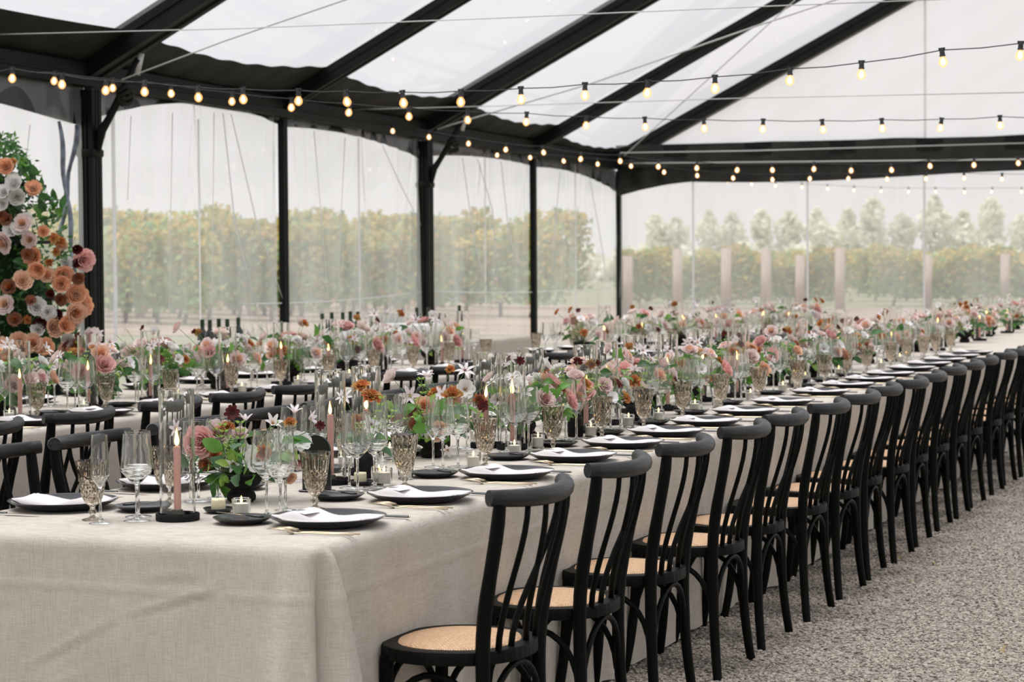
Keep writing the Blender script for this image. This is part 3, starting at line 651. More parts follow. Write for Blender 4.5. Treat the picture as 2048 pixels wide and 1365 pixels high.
# ================================================================ CHAIRS
def chair_meshes():
    m_ = {}
    # seat ring (rounded, a little wider in front) and woven pad
    def outline(k, n=40):
        P = []
        for i in range(n):
            a = 2 * PI * i / n; x = .218 * math.cos(a); y = .198 * math.sin(a)
            q = 1 + .045 * abs(math.sin(2 * a)) ** 1.5 + (.02 if y > 0 else -.01) * abs(math.cos(a))
            P.append((x * q * k, y * q * k))
        return P
    b = MB(); n = 40; rings = [(1, .425), (1.0, .432), (1.0, .450), (.985, .458), (.80, .459), (.75, .452), (.75, .430), (.97, .425)]
    P = []
    for k_, z in rings: P += [(x, y, z) for x, y in outline(k_)]
    fs = []
    for j in range(len(rings)):
        for i in range(n):
            j2 = (j + 1) % len(rings); fs.append((j * n + i, j * n + (i + 1) % n, j2 * n + (i + 1) % n, j2 * n + i))
    b.add(P, fs); m_['seat_frame'] = b.mesh('seat_frame', M_WOOD, True, 40)
    b = MB(); P = []; ks = [.80, .775, .57, .33, .12]
    for k_, z in zip(ks, [.452, .462, .466, .468, .469]): P += [(x, y, z) for x, y in outline(k_)]
    fs = [(j * n + i, j * n + (i + 1) % n, (j + 1) * n + (i + 1) % n, (j + 1) * n + i) for j in range(4) for i in range(n)] + [tuple(4 * n + i for i in range(n))]
    b.add(P, fs); m_['seat'] = b.mesh('cane_seat', M_CANE)
    # crest rail: thick bent rod, ends swept towards the sitter
    def crest(t):
        x = -.236 + .472 * t; c = 1 - (2 * t - 1) ** 2
        y = -.196 - .074 * c ** .85; z = .857 + .010 * (1 - c) ; return Vector((x, y, z))
    rr = [.0212 + .004 * (1 - (2 * t - 1) ** 2) for t in [i / 18 for i in range(19)]]
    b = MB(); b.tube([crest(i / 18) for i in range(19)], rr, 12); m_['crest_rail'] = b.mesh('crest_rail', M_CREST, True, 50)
    def bez(a, c, d, e, n=12):
        a, c, d, e = map(Vector, (a, c, d, e)); return [a * (1 - t) ** 3 + c * 3 * t * (1 - t) ** 2 + d * 3 * t * t * (1 - t) + e * t ** 3 for t in [i / n for i in range(n + 1)]]
    for s_ in (-1, 1):
        top = crest(.5 + s_ * .445); top.z -= .012
        seat_p = Vector((s_ * .180, -.150, .445))
        up = bez(top, (s_ * .212, top.y + .01, .72), (s_ * .19, -.155, .60), seat_p, 8)
        dn = bez(seat_p, (s_ * .172, -.148, .34), (s_ * .176, -.150, .18), (s_ * .205, -.205 + .03, .0), 9)[1:]
        P = up + dn; r_ = [.0165] + [.0185] * 4 + [.020] * 4 + [.0195] * 4 + [.018, .0175, .017, .0165, .016]
        r_ = r_[:len(P)] + [.016] * (len(P) - len(r_))
        b = MB(); b.tube(P, r_, 9); m_['rear_leg%d' % s_] = b.mesh('rear_leg', M_WOOD, True, 60)
        b = MB(); b.tube(bez((s_ * .165, .135, .43), (s_ * .165, .14, .3), (s_ * .17, .145, .15), (s_ * .195, .175, 0), 8), [.0195, .019, .0185, .018, .0175, .017, .0165, .016, .0155], 9); m_['front_leg%d' % s_] = b.mesh('front_leg', M_WOOD, True, 60)
        # bent side brace (arch between front and rear leg under the seat)
        b = MB(); b.tube(bez((s_ * .178, .135, .22), (s_ * .178, .12, .44), (s_ * .178, -.13, .46), (s_ * .175, -.145, .22), 14), .0095, 7); m_['brace%d' % s_] = b.mesh('brace', M_WOOD)
    b = MB(); b.tube(bez((-.168, -.150, .22), (-.16, -.17, .47), (.16, -.17, .47), (.168, -.150, .22), 14), .0095, 7); m_['brace_back'] = b.mesh('brace', M_WOOD)
    b = MB(); b.tube(bez((-.165, .145, .22), (-.15, .16, .46), (.15, .16, .46), (.165, .145, .22), 14), .0095, 7); m_['brace_front'] = b.mesh('brace', M_WOOD)
    for i, (t0, xb) in enumerate([(.245, -.118), (.415, .048), (.585, -.048), (.755, .118)]):
        a = crest(t0); a.z -= .016; bt = Vector((xb, -.172 + .06 * abs(xb), .452)); mdp = (a + bt) / 2; 
        c1 = Vector((a.x + (bt.x - a.x) * .15, a.y + .004, .72)); c2 = Vector((bt.x + (a.x - bt.x) * .10, bt.y - .004, .58))
        b = MB(); b.tube(bez(a, c1, c2, bt, 10), [.0078] * 2 + [.0082] * 4 + [.0088] * 5, 7); m_['spindle%d' % i] = b.mesh('spindle', M_WOOD)
    return m_
CM = chair_meshes()
def chair(x, y, face, lab, group, z=0):
    t = thing('spindle_chair', lab, 'chair', (x, y, z), face + rnd.gauss(0, .022), group)
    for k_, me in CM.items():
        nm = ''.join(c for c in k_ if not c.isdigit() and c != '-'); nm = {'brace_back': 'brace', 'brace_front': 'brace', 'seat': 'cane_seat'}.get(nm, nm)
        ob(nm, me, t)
    return t
RIGHT, LEFT = PI / 2, -PI / 2       # facing -X, facing +X

# ================================================================ TABLECLOTHS
def cloth(name, x0, x1, y0, y1, seed, ends=(True, True), lab='', grp='linen tablecloths', loc=(0, 0, 0), rz=0, Z=.757, hero=False):
    r = random.Random(seed); b = MB()
    # closed outline walked counter-clockwise, sample every 2.2 cm, rounded corners
    cr = .03; P = []
    def line(a, c):
        L = math.dist(a, c); P_ = []; x = 0
        while x < L - .004: P_.append((a[0] + (c[0] - a[0]) * x / L, a[1] + (c[1] - a[1]) * x / L)); x += .007 if (hero and min(x, L - x) < .24) else (.013 if hero else .030)
        return P_
    C4 = [(x1, y0), (x1, y1), (x0, y1), (x0, y0)]
    nr = [(1, 0), (0, 1), (-1, 0), (0, -1)]
    pts = []; nor = []; cd = []
    for q in range(4):
        a, c = C4[q], C4[(q + 1) % 4]; n0 = nr[q]; d0 = ((c[0] - a[0]), (c[1] - a[1])); L = math.hypot(*d0); d0 = (d0[0] / L, d0[1] / L)
        aa = (a[0] + d0[0] * cr, a[1] + d0[1] * cr); cc = (c[0] - d0[0] * cr, c[1] - d0[1] * cr)
        for p in line(aa, cc) + [cc]:
            pts.append(p); nor.append(n0); cd.append((math.dist(p, a), math.dist(p, c), q))
        n1 = nr[(q + 1) % 4]
        for k_ in range(1, 6):
            an = k_ / 6 * PI / 2; nn = (n0[0] * math.cos(an) + n1[0] * math.sin(an), n0[1] * math.cos(an) + n1[1] * math.sin(an))
            ctr = (cc[0] - n0[0] * cr, cc[1] - n0[1] * cr); pts.append((ctr[0] + nn[0] * cr, ctr[1] + nn[1] * cr)); nor.append(nn); cd.append((9, 0, q))
    N = len(pts); s_acc = [0]
    for i in range(1, N): s_acc.append(s_acc[-1] + math.dist(pts[i], pts[i - 1]))
    tot = s_acc[-1]
    folds = [(r.uniform(0, tot), r.uniform(.03, .08), r.uniform(.004, .013) * r.choice((1, 1, -1))) for _ in range(34)]
    corners = []
    for i in range(N - 1):
        if cd[i][0] == 9 and (i == 0 or cd[i - 1][0] != 9): corners.append((s_acc[min(i + 2, N - 1)], y0 if abs(pts[i][1] - y0) < abs(pts[i][1] - y1) else y1))
    prof = [(0, -.03), (0.0, -.018), (.004, -.006), (.010, .004), (.022, .010)]     # depth below top, outward
    zs = [Z - d_ for d_, _ in prof]; outs = [o_ for _, o_ in prof]
    H = Z - .012; rows = 64 if hero else 24
    for k_ in range(1, rows + 1):
        d_ = .022 + (H - .022) * k_ / rows; zs.append(Z - d_); outs.append(.012)
    creases = (.140, .147)
    V = []
    for j, (z, o_) in enumerate(zip(zs, outs)):
        t = max(0, (Z - z - .02) / H)
        for i in range(N):
            s_ = s_acc[i]; d_ = 0
            for (c, w, a) in folds:
                q = (s_ - c - .03 * t) / (w * (1 - .3 * t))
                if abs(q) < 3: d_ += a * math.exp(-q * q) * (t ** .8) * 2.0
            d_ += .006 * math.sin(s_ * 4 + seed) * t
            for c0, cy0 in corners:
                if not (ends[0] if cy0 == y0 else ends[1]): continue
                dc = (s_ - c0 + tot / 2) % tot - tot / 2; c = s_ - dc
                q = abs(dc)
                if q < .30:
                    sg = 1
                    ss = lambda a_, b_, v_: (lambda h_: h_ * h_ * (3 - 2 * h_))(min(1, max(0, (v_ - a_) / (b_ - a_))))
                    d_ += .085 * t * math.exp(-((dc + .055 + .03 * t) / (.028 + .040 * t)) ** 2) + .040 * t * math.exp(-(dc / .12) ** 2)
                    d_ -= .090 * t ** .55 * math.exp(-((dc - .006 - .008 * t) / .011) ** 2)
                    d_ += .075 * t ** .5 * ss(.012, .030, dc) * (1 - ss(.042 + .12 * t, .049 + .125 * t, dc))
                    d_ -= .012 * t ** .6 * math.exp(-((dc - .062 - .13 * t) / .015) ** 2)
            if hero and nor[i][1] < -.9:
                for (xa, za, xb, zb, am) in ((-2.93, .555, -2.62, .650, .0050), (-3.24, .40, -2.93, .555, .0042), (-3.50, .45, -3.30, .52, .004), (-3.55, .52, -3.25, .58, .003), (-2.86, .655, -2.70, .675, .003), (-3.40, .25, -3.05, .40, .004)):
                    if xa - .02 < pts[i][0] < xb + .02:
                        f_ = (pts[i][0] - xa) / (xb - xa); zc = za + (zb - za) * f_; e_ = (z - zc)
                        d_ += am * max(0, math.sin(PI * min(1, max(0, f_)))) ** .5 * (math.exp(-(e_ / .008) ** 2) - .6 * math.exp(-((e_ + .014) / .010) ** 2))
            zz = z
            if abs((Z - z) - creases[0]) < (.006 if hero else .017): d_ += .0024
            out = o_ + d_
            fa = max(0, -nor[i][1]) if not ends[0] else 0; fb = max(0, nor[i][1]) if not ends[1] else 0; fe = min(1, (fa + fb) * 1.6)
            out = out * (1 - fe) + min(o_, .004) * fe
            V.append((pts[i][0] + nor[i][0] * out, pts[i][1] + nor[i][1] * out, max(zz, .006)))
    fs = []
    for j in range(len(zs) - 1):
        for i in range(N): i2 = (i + 1) % N; fs.append((j * N + i, (j + 1) * N + i, (j + 1) * N + i2, j * N + i2))
    fs.append(tuple(range(N)))
    b.add(V, fs)
    o = ob(name, b.mesh(name, M_LINEN), None, loc, (0, 0, rz)); tag(o, lab, 'tablecloth', grp); return o

T1X0, T1X1, T2X0, T2X1 = -3.60, -2.375, -6.44, -5.215
CX1, CX2 = (T1X0 + T1X1) / 2, (T2X0 + T2X1) / 2
y = 4.66
for i in range(7):
    L_ = 2.45
    cloth('tablecloth', T1X0, T1X1, y, y + L_ - .012, 5 + i, lab=f"beige linen tablecloth, {ORD[i]} length of the front table from its near end", hero=(i == 0), ends=(i == 0, i == 6)); y += L_
T1END = y
y = 4.60
for i in range(4):
    L_ = 2.3
    cloth('tablecloth', T2X0, T2X1, y, y + L_ - .012, 25 + i, lab=f"beige linen tablecloth, {ORD[i]} length of the back table from its near end", ends=(i == 0, i == 3)); y += L_
T2END = y
B_ORG, B_ROT = Vector((-5.42, 14.70, 0)), math.atan2(-.80, 4.6)   # angled far table: local +Y runs down its length
def Bp(x, y, z=0): return B_ORG + Matrix.Rotation(B_ROT, 3, 'Z') @ Vector((x, y, z))
for i in range(2):
    c = Bp(0, 0)
    cloth('tablecloth', -.61, .61, i * 2.45 + .0, i * 2.45 + 2.44, 45 + i, lab=f"beige linen tablecloth, {ORD[i]} length of the angled far table", loc=(c.x, c.y, 0), rz=B_ROT, ends=(i == 0, i == 1))

# chairs round the tables
t1r = [4.849, 5.575, 6.249, 6.95, 7.55, 8.188, 8.791, 9.236, 9.8, 10.508, 11.165, 11.613, 12.21, 13.007, 13.45, 13.997, 14.6, 15.2]
t1r = [v + .275 for v in t1r]
for i in range(len(t1r) - 1):
    if t1r[i + 1] - t1r[i] < .575: t1r[i + 1] = t1r[i] + .575
for i, yy in enumerate(t1r): chair(-2.185 + rnd.gauss(0, .008), yy, RIGHT, f"black spindle-back chair with cane seat, {ORD[i]} from the near end on the gravel side", 'chairs on the gravel side of the front table')
t1l = [4.95, 5.55, 6.13, 6.75, 7.35, 7.93, 8.55, 9.13, 9.75, 10.35, 10.95, 11.55, 12.15, 12.75, 13.35]
for i, yy in enumerate(t1l): chair(-3.775, yy, LEFT + (-.06 if i == 1 else 0), f"black spindle-back chair, {ORD[i]} from the near end, inner side of the front table", 'chairs on the inner side of the front table')
t2r = [5.85, 6.47, 7.10, 7.80, 8.38, 8.98, 9.60, 10.20, 10.78, 11.38, 12.0, 12.58, 13.2]
for i, yy in enumerate(t2r): chair(-4.87, yy, RIGHT + rnd.gauss(0, .03), f"black spindle-back chair, {ORD[i]} from the near end, aisle side of the back table", 'chairs on the aisle side of the back table')
t2l = [7.8, 8.4, 9.0, 9.6, 10.2, 10.8, 11.4, 12.0]
for i, yy in enumerate(t2l): chair(-6.79, yy, LEFT, f"black spindle-back chair, {ORD[i]} from the near end, wall side of the back table", 'chairs on the wall side of the back table')
for i in range(8):
    c = Bp(.80, .35 + i * .6); chair(c.x, c.y, RIGHT + B_ROT, f"black spindle-back chair, {ORD[i]} along the aisle side of the angled far table", 'chairs at the angled far table')

# ================================================================ TABLEWARE
ZT = .758
def prof_glass(outer, inner): return outer + inner[::-1]
def glass_meshes():
    G = {}
    # wine glass 24 cm, angular bowl; flute; goblet
    o_ = [(0, .0965), (.0045, .0975), (.020, .112), (.0350, .128), (.0437, .1395), (.0445, .1435), (.0425, .165), (.0390, .200), (.0352, .2400)]
    i_ = [(0, .1045), (.006, .1055), (.021, .1165), (.0345, .1305), (.0425, .1415), (.0432, .1445), (.0412, .166), (.0377, .2005), (.0342, .2400)]
    b = MB(); b.glathe(o_ + [(.0347, .2405)] + i_[::-1], 28); G['wine_bowl'] = b.mesh('bowl', M_GLASS, True, 28)
    b = MB(); b.lathe([(0, 0), (.0365, 0), (.0370, .0008), (.030, .0022), (.010, .0045), (.0050, .0085), (.0042, .020), (.0040, .08), (.0052, .094), (.0046, .0965), (0, .0965)], 20); G['wine_stem'] = b.mesh('stem', M_GLASS, True, 60)
    o_ = [(0, .0935), (.004, .0945), (.012, .107), (.0225, .121), (.0262, .1275), (.0262, .1300), (.0250, .165), (.0215, .2420)]
    i_ = [(0, .101), (.004, .102), (.012, .1115), (.0215, .1230), (.0252, .1287), (.0252, .1310), (.0240, .166), (.0206, .2420)]
    b = MB(); b.glathe(o_ + [(.0211, .2424)] + i_[::-1], 24); G['flute_bowl'] = b.mesh('bowl', M_GLASS, True, 28)
    b = MB(); b.lathe([(0, 0), (.031, 0), (.0315, .0008), (.025, .0022), (.009, .0045), (.0045, .0085), (.0038, .020), (.0038, .08), (.0046, .091), (.004, .0935), (0, .0935)], 18); G['flute_stem'] = b.mesh('stem', M_GLASS, True, 60)
    # cut goblet
    n = 28
    def cut(k_, j): 
        if 1 <= j <= 9: return 1 + (.040 if (k_ + j) % 2 else -.030)
        if j in (10, 11, 12): return 1 + (.024 if k_ % 2 else -.018)
        return 1
    o_ = [(0, .038), (.009, .040), (.016, .045), (.0220, .052), (.0262, .060), (.0290, .068), (.0312, .077), (.0328, .086), (.0342, .095), (.0355, .104), (.0370, .115), (.0386, .128), (.0405, .142), (.0435, .156), (.0455, .1645)]
    i_ = [(0, .050), (.012, .055), (.0215, .066), (.0265, .080), (.0300, .098), (.0335, .120), (.0370, .142), (.0405, .156), (.0438, .1648)]
    b = MB(); b.lathe(o_ , n, mod=cut); b.lathe(i_[::-1], n); b2 = MB()
    # join outer rim to inner rim
    vo = len(o_); 
    P = b.v; base_o = 1 + (len(o_) - 2) * n; base_i = 1 + (len(o_) - 1) * n
    b.f += [(base_o + k_, base_o + (k_ + 1) % n, base_i + (k_ + 1) % n, base_i + k_) for k_ in range(n)]; b.m += [0] * n
    G['goblet_bowl'] = b.mesh('bowl', M_SMOKE, False)
    b = MB(); b.lathe([(0, 0), (.0290, 0), (.0298, .0015), (.022, .004), (.010, .008), (.006, .012), (.0085, .019), (.0115, .023), (.0085, .028), (.0065, .033), (.009, .038), (0, .038)], 16, mod=lambda k_, j: 1 + (.03 if k_ % 2 and j > 3 else 0)); G['goblet_stem'] = b.mesh('stem', M_SMOKE, True, 30)
    # hurricane
    b = MB(); b.glathe([(.0460, .0), (.0490, .0), (.0490, .350), (.0475, .3508), (.0460, .350), (.0460, .0)], 40); G['cylinder'] = b.mesh('glass_cylinder', M_CYL, True, 35)
    b = MB(); b.lathe([(0, 0), (.059, 0), (.0605, .002), (.0605, .017), (.059, .019), (.0545, .019), (.0535, .0175), (.0535, .009), (.018, .009), (.0165, .011), (.0155, .026), (.0140, .0285), (.0105, .0285), (.0100, .012), (0, .012)], 32); G['hbase'] = b.mesh('base', M_MATTE, True, 40)
    b = MB(); b.lathe([(0, 0), (.0100, 0), (.0100, .185), (.0092, .190), (.004, .189), (0, .187)], 14); G['taper'] = b.mesh('wax', M_PINKWAX, True, 50)
    b = MB(); b.lathe([(0, 0), (.0010, 0), (.0010, .010), (0, .010)], 5); G['wick'] = b.mesh('wick', M_BLACK)
    b = MB(); b.lathe([(0, 0), (.0042, .004), (.0066, .011), (.0062, .019), (.0040, .030), (.0018, .041), (0, .050)], 10); b.mi = 1; b.lathe([(0, .004), (.003, .009), (.0034, .016), (.002, .026), (0, .034)], 8); G['flame'] = b.mesh('flame', [M_FLAME, M_CORE])
    # votive
    b = MB(); b.lathe([(0, 0), (.0235, 0), (.0260, .053), (.0245, .0545), (.0228, .053), (.0212, .006), (0, .006)], 24, mod=lambda k_, j: 1 + (.025 if k_ % 2 and j in (1, 2) else 0)); G['vcup'] = b.mesh('glass_cup', M_GLASS, True, 35)
    b = MB(); b.lathe([(0, .0065), (.0195, .0065), (.0212, .040), (.019, .041), (.006, .0395), (0, .039)], 16); G['vwax'] = b.mesh('wax', M_WAX, True, 50)
    b = MB(); b.lathe([(0, 0), (.0028, .003), (.0040, .007), (.0026, .014), (0, .021)], 8); G['vflame'] = b.mesh('flame', M_FLAME)
    return G
G = glass_meshes()
def ware_meshes():
    K = {}
    b = MB(); b.lathe([(0, 0), (.094, 0), (.098, .002), (.125, .0085), (.150, .0205), (.1565, .0245), (.158, .0265), (.1555, .0272), (.148, .0245), (.120, .0125), (.095, .0085), (.04, .007), (0, .007)], 72); K['charger'] = b.mesh('charger_plate', M_CHARGER, True, 75)
    b = MB(); b.lathe([(0, 0), (.050, 0), (.053, .002), (.070, .009), (.080, .0155), (.0805, .0175), (.078, .0170), (.067, .0115), (.050, .007), (0, .006)], 48); K['side'] = b.mesh('side_plate', M_CHARGER, True, 60)
    # folded napkin draped over the plate, long axis along local X (towards the eater)
    def zc(r): return float(np.interp(r, [0, .095, .12, .148, .1555, .16], [.0078, .0092, .0132, .0250, .0276, .0276]))
    def nap(layer):
        def fn(u, v):
            nu_, nv_ = 20, 12; iu, iv = round(u * nu_), round(v * nv_)
            edge = iu in (0, nu_) or iv in (0, nv_); u2 = min(1, max(0, (iu - 1) / (nu_ - 2))); v2 = min(1, max(0, (iv - 1) / (nv_ - 2)))
            x = -.130 + .272 * u2 - .006 * layer; w = (.125 - .012 * u2) * (1 + .10 * layer); y = (-.5 + v2) * w + .010 * math.sin(u2 * 5) - .006 * layer
            g_ = zc(math.hypot(x, y)) + .0008
            if edge: return (x, y, g_)
            z = .013 + .016 * math.exp(-((u2 - .16) / .17) ** 2) + .011 * u2 ** 2 + .003 * math.sin(v2 * 7 + u2 * 9) + .006 * (2 * abs(v2 - .5)) ** 3
            if layer: z = g_ + .4 * max(0, z - g_) * (.5 + .5 * u2)
            return (x, y, max(z, g_ + .0035))
        return fn
    b = MB(); b.patch(nap(0), 20, 12); b.patch(nap(1), 20, 12)
    K['napkin'] = b.mesh('napkin', M_NAPKIN)
    b = MB(); b.patch(lambda u, v: (-.105 + .055 * u, -.046 + .086 * v, .0345 + .004 * math.exp(-((u - .5) / .5) ** 2) - .003 * v - .004 * u), 6, 4); K['card'] = b.mesh('name_card', M_PAPER)
    b = MB()
    P = []
    for k_ in range(34):
        t = k_ / 33; x = -.098 + .030 * math.sin(k_ * 1.3) * .25; P.append((-.088 + .010 * math.sin(k_ * 1.15), -.032 + .052 * t, .0385 - .003 * t))
    b.tube(P, .0005, 4); K['script'] = b.mesh('handwriting', M_INK)
    # butter spreader
    b = MB(); b.patch(lambda u, v: (-.070 + .080 * u, (-.5 + v) * .016 * math.sin(PI * min(1, .15 + u * .85)) ** .5, .030 - .010 * u + .001), 8, 2); K['spreader'] = b.mesh('blade', M_GOLD)
    b = MB(); b.tube([(.010, 0, .021), (.045, 0, .0165), (.058, 0, .0165)], [.0028, .0042, .0040], 7, flat=.8); K['spreader_h'] = b.mesh('handle', M_BLACK)
    # fork: handle + neck, four tines; lies along X, tines towards -X
    b = MB(); b.tube([(.115, 0, .0045), (.04, 0, .0042), (-.02, 0, .0048), (-.045, 0, .0030), (-.056, 0, .0032)], [.0034, .0030, .0022, .0024, .004], 8, flat=.75); K['fork_handle'] = b.mesh('handle', M_GOLD)
    b = MB()
    b.patch(lambda u, v: (-.050 - .016 * u, (-.5 + v) * (.008 + .016 * min(1, u * 1.6)), .0030 + .006 * u * u + .0008), 5, 6)
    b.patch(lambda u, v: (-.050 - .016 * u, (-.5 + v) * (.008 + .016 * min(1, u * 1.6)), .0018 + .006 * u * u + .0004), 5, 6)
    for q in range(4):
        yy = -.0102 + q * .0068; b.tube([(-.064, yy * .95, .0092), (-.090, yy, .0135), (-.124, yy * 1.05, .0125)], [.0014, .0012, .0007], 5)
    K['fork_head'] = b.mesh('tines', M_GOLD)
    b = MB(); b.tube([(.115, 0, .006), (.08, 0, .0062), (.02, 0, .006), (.01, 0, .006)], [.0058, .0062, .005, .0045], 8, flat=.6); K['knife_handle'] = b.mesh('handle', M_BLACK, True, 60)
    b = MB(); b.tube([(.121, 0, .006), (.116, 0, .006)], [.0015, .003], 6); K['knife_pin'] = b.mesh('end_cap', M_GOLD)
    b = MB(); b.patch(lambda u, v: (.012 - .110 * u, (-.3 + v) * .018 * (1 - .5 * u ** 3), .0055), 8, 2); K['knife_blade'] = b.mesh('blade', M_GOLD)
    # black footed bowl, bud vase, dish, butter, arch
    b = MB(); b.lathe([(0, 0), (.034, 0), (.042, .006), (.0435, .016), (.040, .027), (.032, .034), (.030, .037), (.040, .043), (.054, .052), (.0615, .066), (.0610, .080), (.0575, .086), (.052, .083), (.050, .070), (0, .055)], 32); K['bowl'] = b.mesh('bowl', M_MATTE)
    b = MB(); b.lathe([(0, 0), (.029, 0), (.0318, .004), (.0325, .040), (.0318, .062), (.026, .074), (.013, .083), (.011, .092), (.0125, .096), (.0095, .096), (.008, .080), (0, .078)], 24); K['bud'] = b.mesh('vase', M_MATTE)
    b = MB(); b.lathe([(0, 0), (.028, 0), (.036, .004), (.0435, .013), (.0425, .015), (.034, .007), (0, .005)], 26); K['dish'] = b.mesh('butter_dish', M_CHARGER)
    b = MB(); b.lathe([(0, .0055), (.0195, .0055), (.0205, .010), (.0202, .035), (.019, .040), (.014, .034), (.008, .026), (.0, .024)], 20, mod=lambda k_, j: 1 + (.06 * math.sin(k_ * .63 * 3) if j >= 4 else .015 * math.sin(k_ * 1.9))); K['butter'] = b.mesh('butter', M_BUTTER)
    b = MB(); n = 16; hw, th = .048, .0035; H = .175
    out = [(-hw, 0)] + [(-hw * math.cos(PI * k_ / n), H - hw + hw * math.sin(PI * k_ / n)) for k_ in range(n + 1)] + [(hw, 0)]
    N = len(out); b.add([(x, -th, z) for x, z in out] + [(x, th, z) for x, z in out], [tuple(range(N)), tuple(range(2 * N - 1, N - 1, -1))] + [(i, N + i, N + (i + 1) % N, (i + 1) % N) for i in range(N)])
    K['arch'] = b.mesh('panel', M_BLACK, False)
    b = MB(); b.bbox((0, 0, .003), (.105, .05, .006), .002); K['archfoot'] = b.mesh('foot', M_BLACK, False)
    b = MB(); b.tube([(-.006, -.0045, .052), (0, -.0045, .045), (.006, -.0045, .052), (.004, -.0045, .056), (0, -.0045, .052), (-.004, -.0045, .056), (-.006, -.0045, .052)], .0014, 4); K['archmark'] = b.mesh('emblem', M_WIREM)
    # wine bottle and white box
    b = MB(); b.lathe([(0, 0), (.036, 0), (.0375, .003), (.0375, .190), (.034, .205), (.022, .222), (.0155, .235), (.0145, .250), (.0145, .29), (.0158, .292), (.0158, .298), (.0145, .300), (0, .300)], 20); K['bottle'] = b.mesh('body', M_BOTTLE, True, 50)
    b = MB(); b.lathe([(.0155, .245), (.0157, .246), (.0157, .2995), (.0, .3012)], 14); K['foil'] = b.mesh('capsule', M_FOIL, True, 50)
    b = MB(); b.lathe([(.0380, .06), (.0381, .06), (.0381, .15), (.0380, .15)], 20); K['blabel'] = b.mesh('label', M_LABEL)
    return K
K = ware_meshes()

TAKEN = []
def spot(p, r, fixed=False):
    """keep things on the cloth clear of one another"""
    x, y = p[0], p[1]
    if not fixed:
        for _ in range(60):
            hit = [(q, math.hypot(x - q[0], y - q[1]) - q[2] - r) for q in TAKEN if abs(q[1] - y) < .4 and abs(q[0] - x) < .4]
            hit = [h for h in hit if h[1] < .002]
            if not hit: break
            q, g_ = min(hit, key=lambda h: h[1]); L_ = math.hypot(x - q[0], y - q[1]) or .01
            x += (x - q[0]) / L_ * (.004 - g_) * .7 + rnd.gauss(0, .003); y += (y - q[1]) / L_ * (.004 - g_) * .7 + rnd.gauss(0, .003)
    TAKEN.append((x, y, r)); return (x, y, p[2])
def wineglass(p, lab, g): p = spot(p, .0455); t = thing('wine_glass', lab, 'glass', p, rnd.uniform(0, 6), g); ob('bowl', G['wine_bowl'], t); ob('stem', G['wine_stem'], t)
def flute(p, lab, g): p = spot(p, .032); t = thing('champagne_flute', lab, 'glass', p, rnd.uniform(0, 6), g); ob('bowl', G['flute_bowl'], t); ob('stem', G['flute_stem'], t)
def goblet(p, lab, g): p = spot(p, .047); t = thing('cut_glass_goblet', lab, 'glass', p, rnd.uniform(0, 6), g); ob('bowl', G['goblet_bowl'], t); ob('stem', G['goblet_stem'], t)
def setting(cx_, cy_, rz, where, full=2, jit=1.0, special=None):
    """place setting; local +X points to the eater, local +Y is the eater's right on the gravel side"""
    Rm = Matrix.Rotation(rz, 3, 'Z')
    def W_(x, y, z=0, j=.006): v = Rm @ Vector((x + rnd.gauss(0, j * jit), y + rnd.gauss(0, j * jit), 0)); return (cx_ + v.x, cy_ + v.y, ZT + z)
    TAKEN.append((cx_, cy_, .158))
    tag(ob('charger_plate', K['charger'], None, W_(0, 0, 0, 0), (0, 0, rz + rnd.gauss(0, .1))), f"black charger plate, {where}", 'plate', 'charger plates')
    nz = rz + rnd.gauss(0, .07)
    t = thing('napkin', f"folded white napkin, {where}", 'napkin', W_(0, 0, 0, .003), nz, 'napkins on the plates')
    ob('cloth', K['napkin'], t)
    if full: ob('name_card', K['card'], t); ob('handwriting', K['script'], t)
    if full:
        p = spot(W_(-.250, -.040, 0, .008), .081, special is not None)
        tag(ob('side_plate', K['side'], None, p), f"small black side plate, {where}", 'plate', 'side plates')
        t = thing('butter_knife', f"gold butter knife, {where}", 'knife', p, rz + .3 + rnd.gauss(0, .15), 'butter knives'); ob('blade', K['spreader'], t); ob('handle', K['spreader_h'], t)
        for q, nm in enumerate(('outer', 'inner')):
            p = W_(.05 + .012 * q, -.200 + .026 * q, 0, .004); t = thing('fork', f"{nm} gold fork, {where}", 'fork', p, rz + .03 + rnd.gauss(0, .02), 'gold forks'); ob('handle', K['fork_handle'], t); ob('tines', K['fork_head'], t)
        p = W_(.045, .185, 0, .004); t = thing('table_knife', f"black handled knife, {where}", 'knife', p, rz + rnd.gauss(0, .03), 'black handled knives'); ob('handle', K['knife_handle'], t); ob('blade', K['knife_blade'], t); ob('end_cap', K['knife_pin'], t)
    L = special or dict(w1=(-.265, .135), w2=(-.215, .232), fl=(-.30, .245), gb=(-.175, .315))
    wineglass(W_(*L['w1']), f"wine glass nearer the plate, {where}", 'wine glasses')
    if full != 1 or rnd.random() < .8: wineglass(W_(*L['w2']), f"wine glass beside the goblet, {where}", 'wine glasses')
    flute(W_(*L['fl']), f"slim champagne flute, {where}", 'champagne flutes')
    goblet(W_(*L['gb']), f"smoky cut goblet, {where}", 'cut glass goblets')
def _bp(x, y):
    d_ = F_ + R_ * ((x - 1024) / F_PX) + U_ * ((682.5 - y) / F_PX); t = (ZT - CAM_H) / d_.z; q = d_ * t; return (q.x, q.y)
for (x_, y_, r_) in ((483, 1004, .062), (863, 915, .062)): TAKEN.append((*_bp(x_, y_), r_))
pl1 = [5.045, 5.651, 6.338, 6.97, 7.53, 8.076, 8.634, 9.275, 9.96] + [v - .05 for v in t1r[9:]]
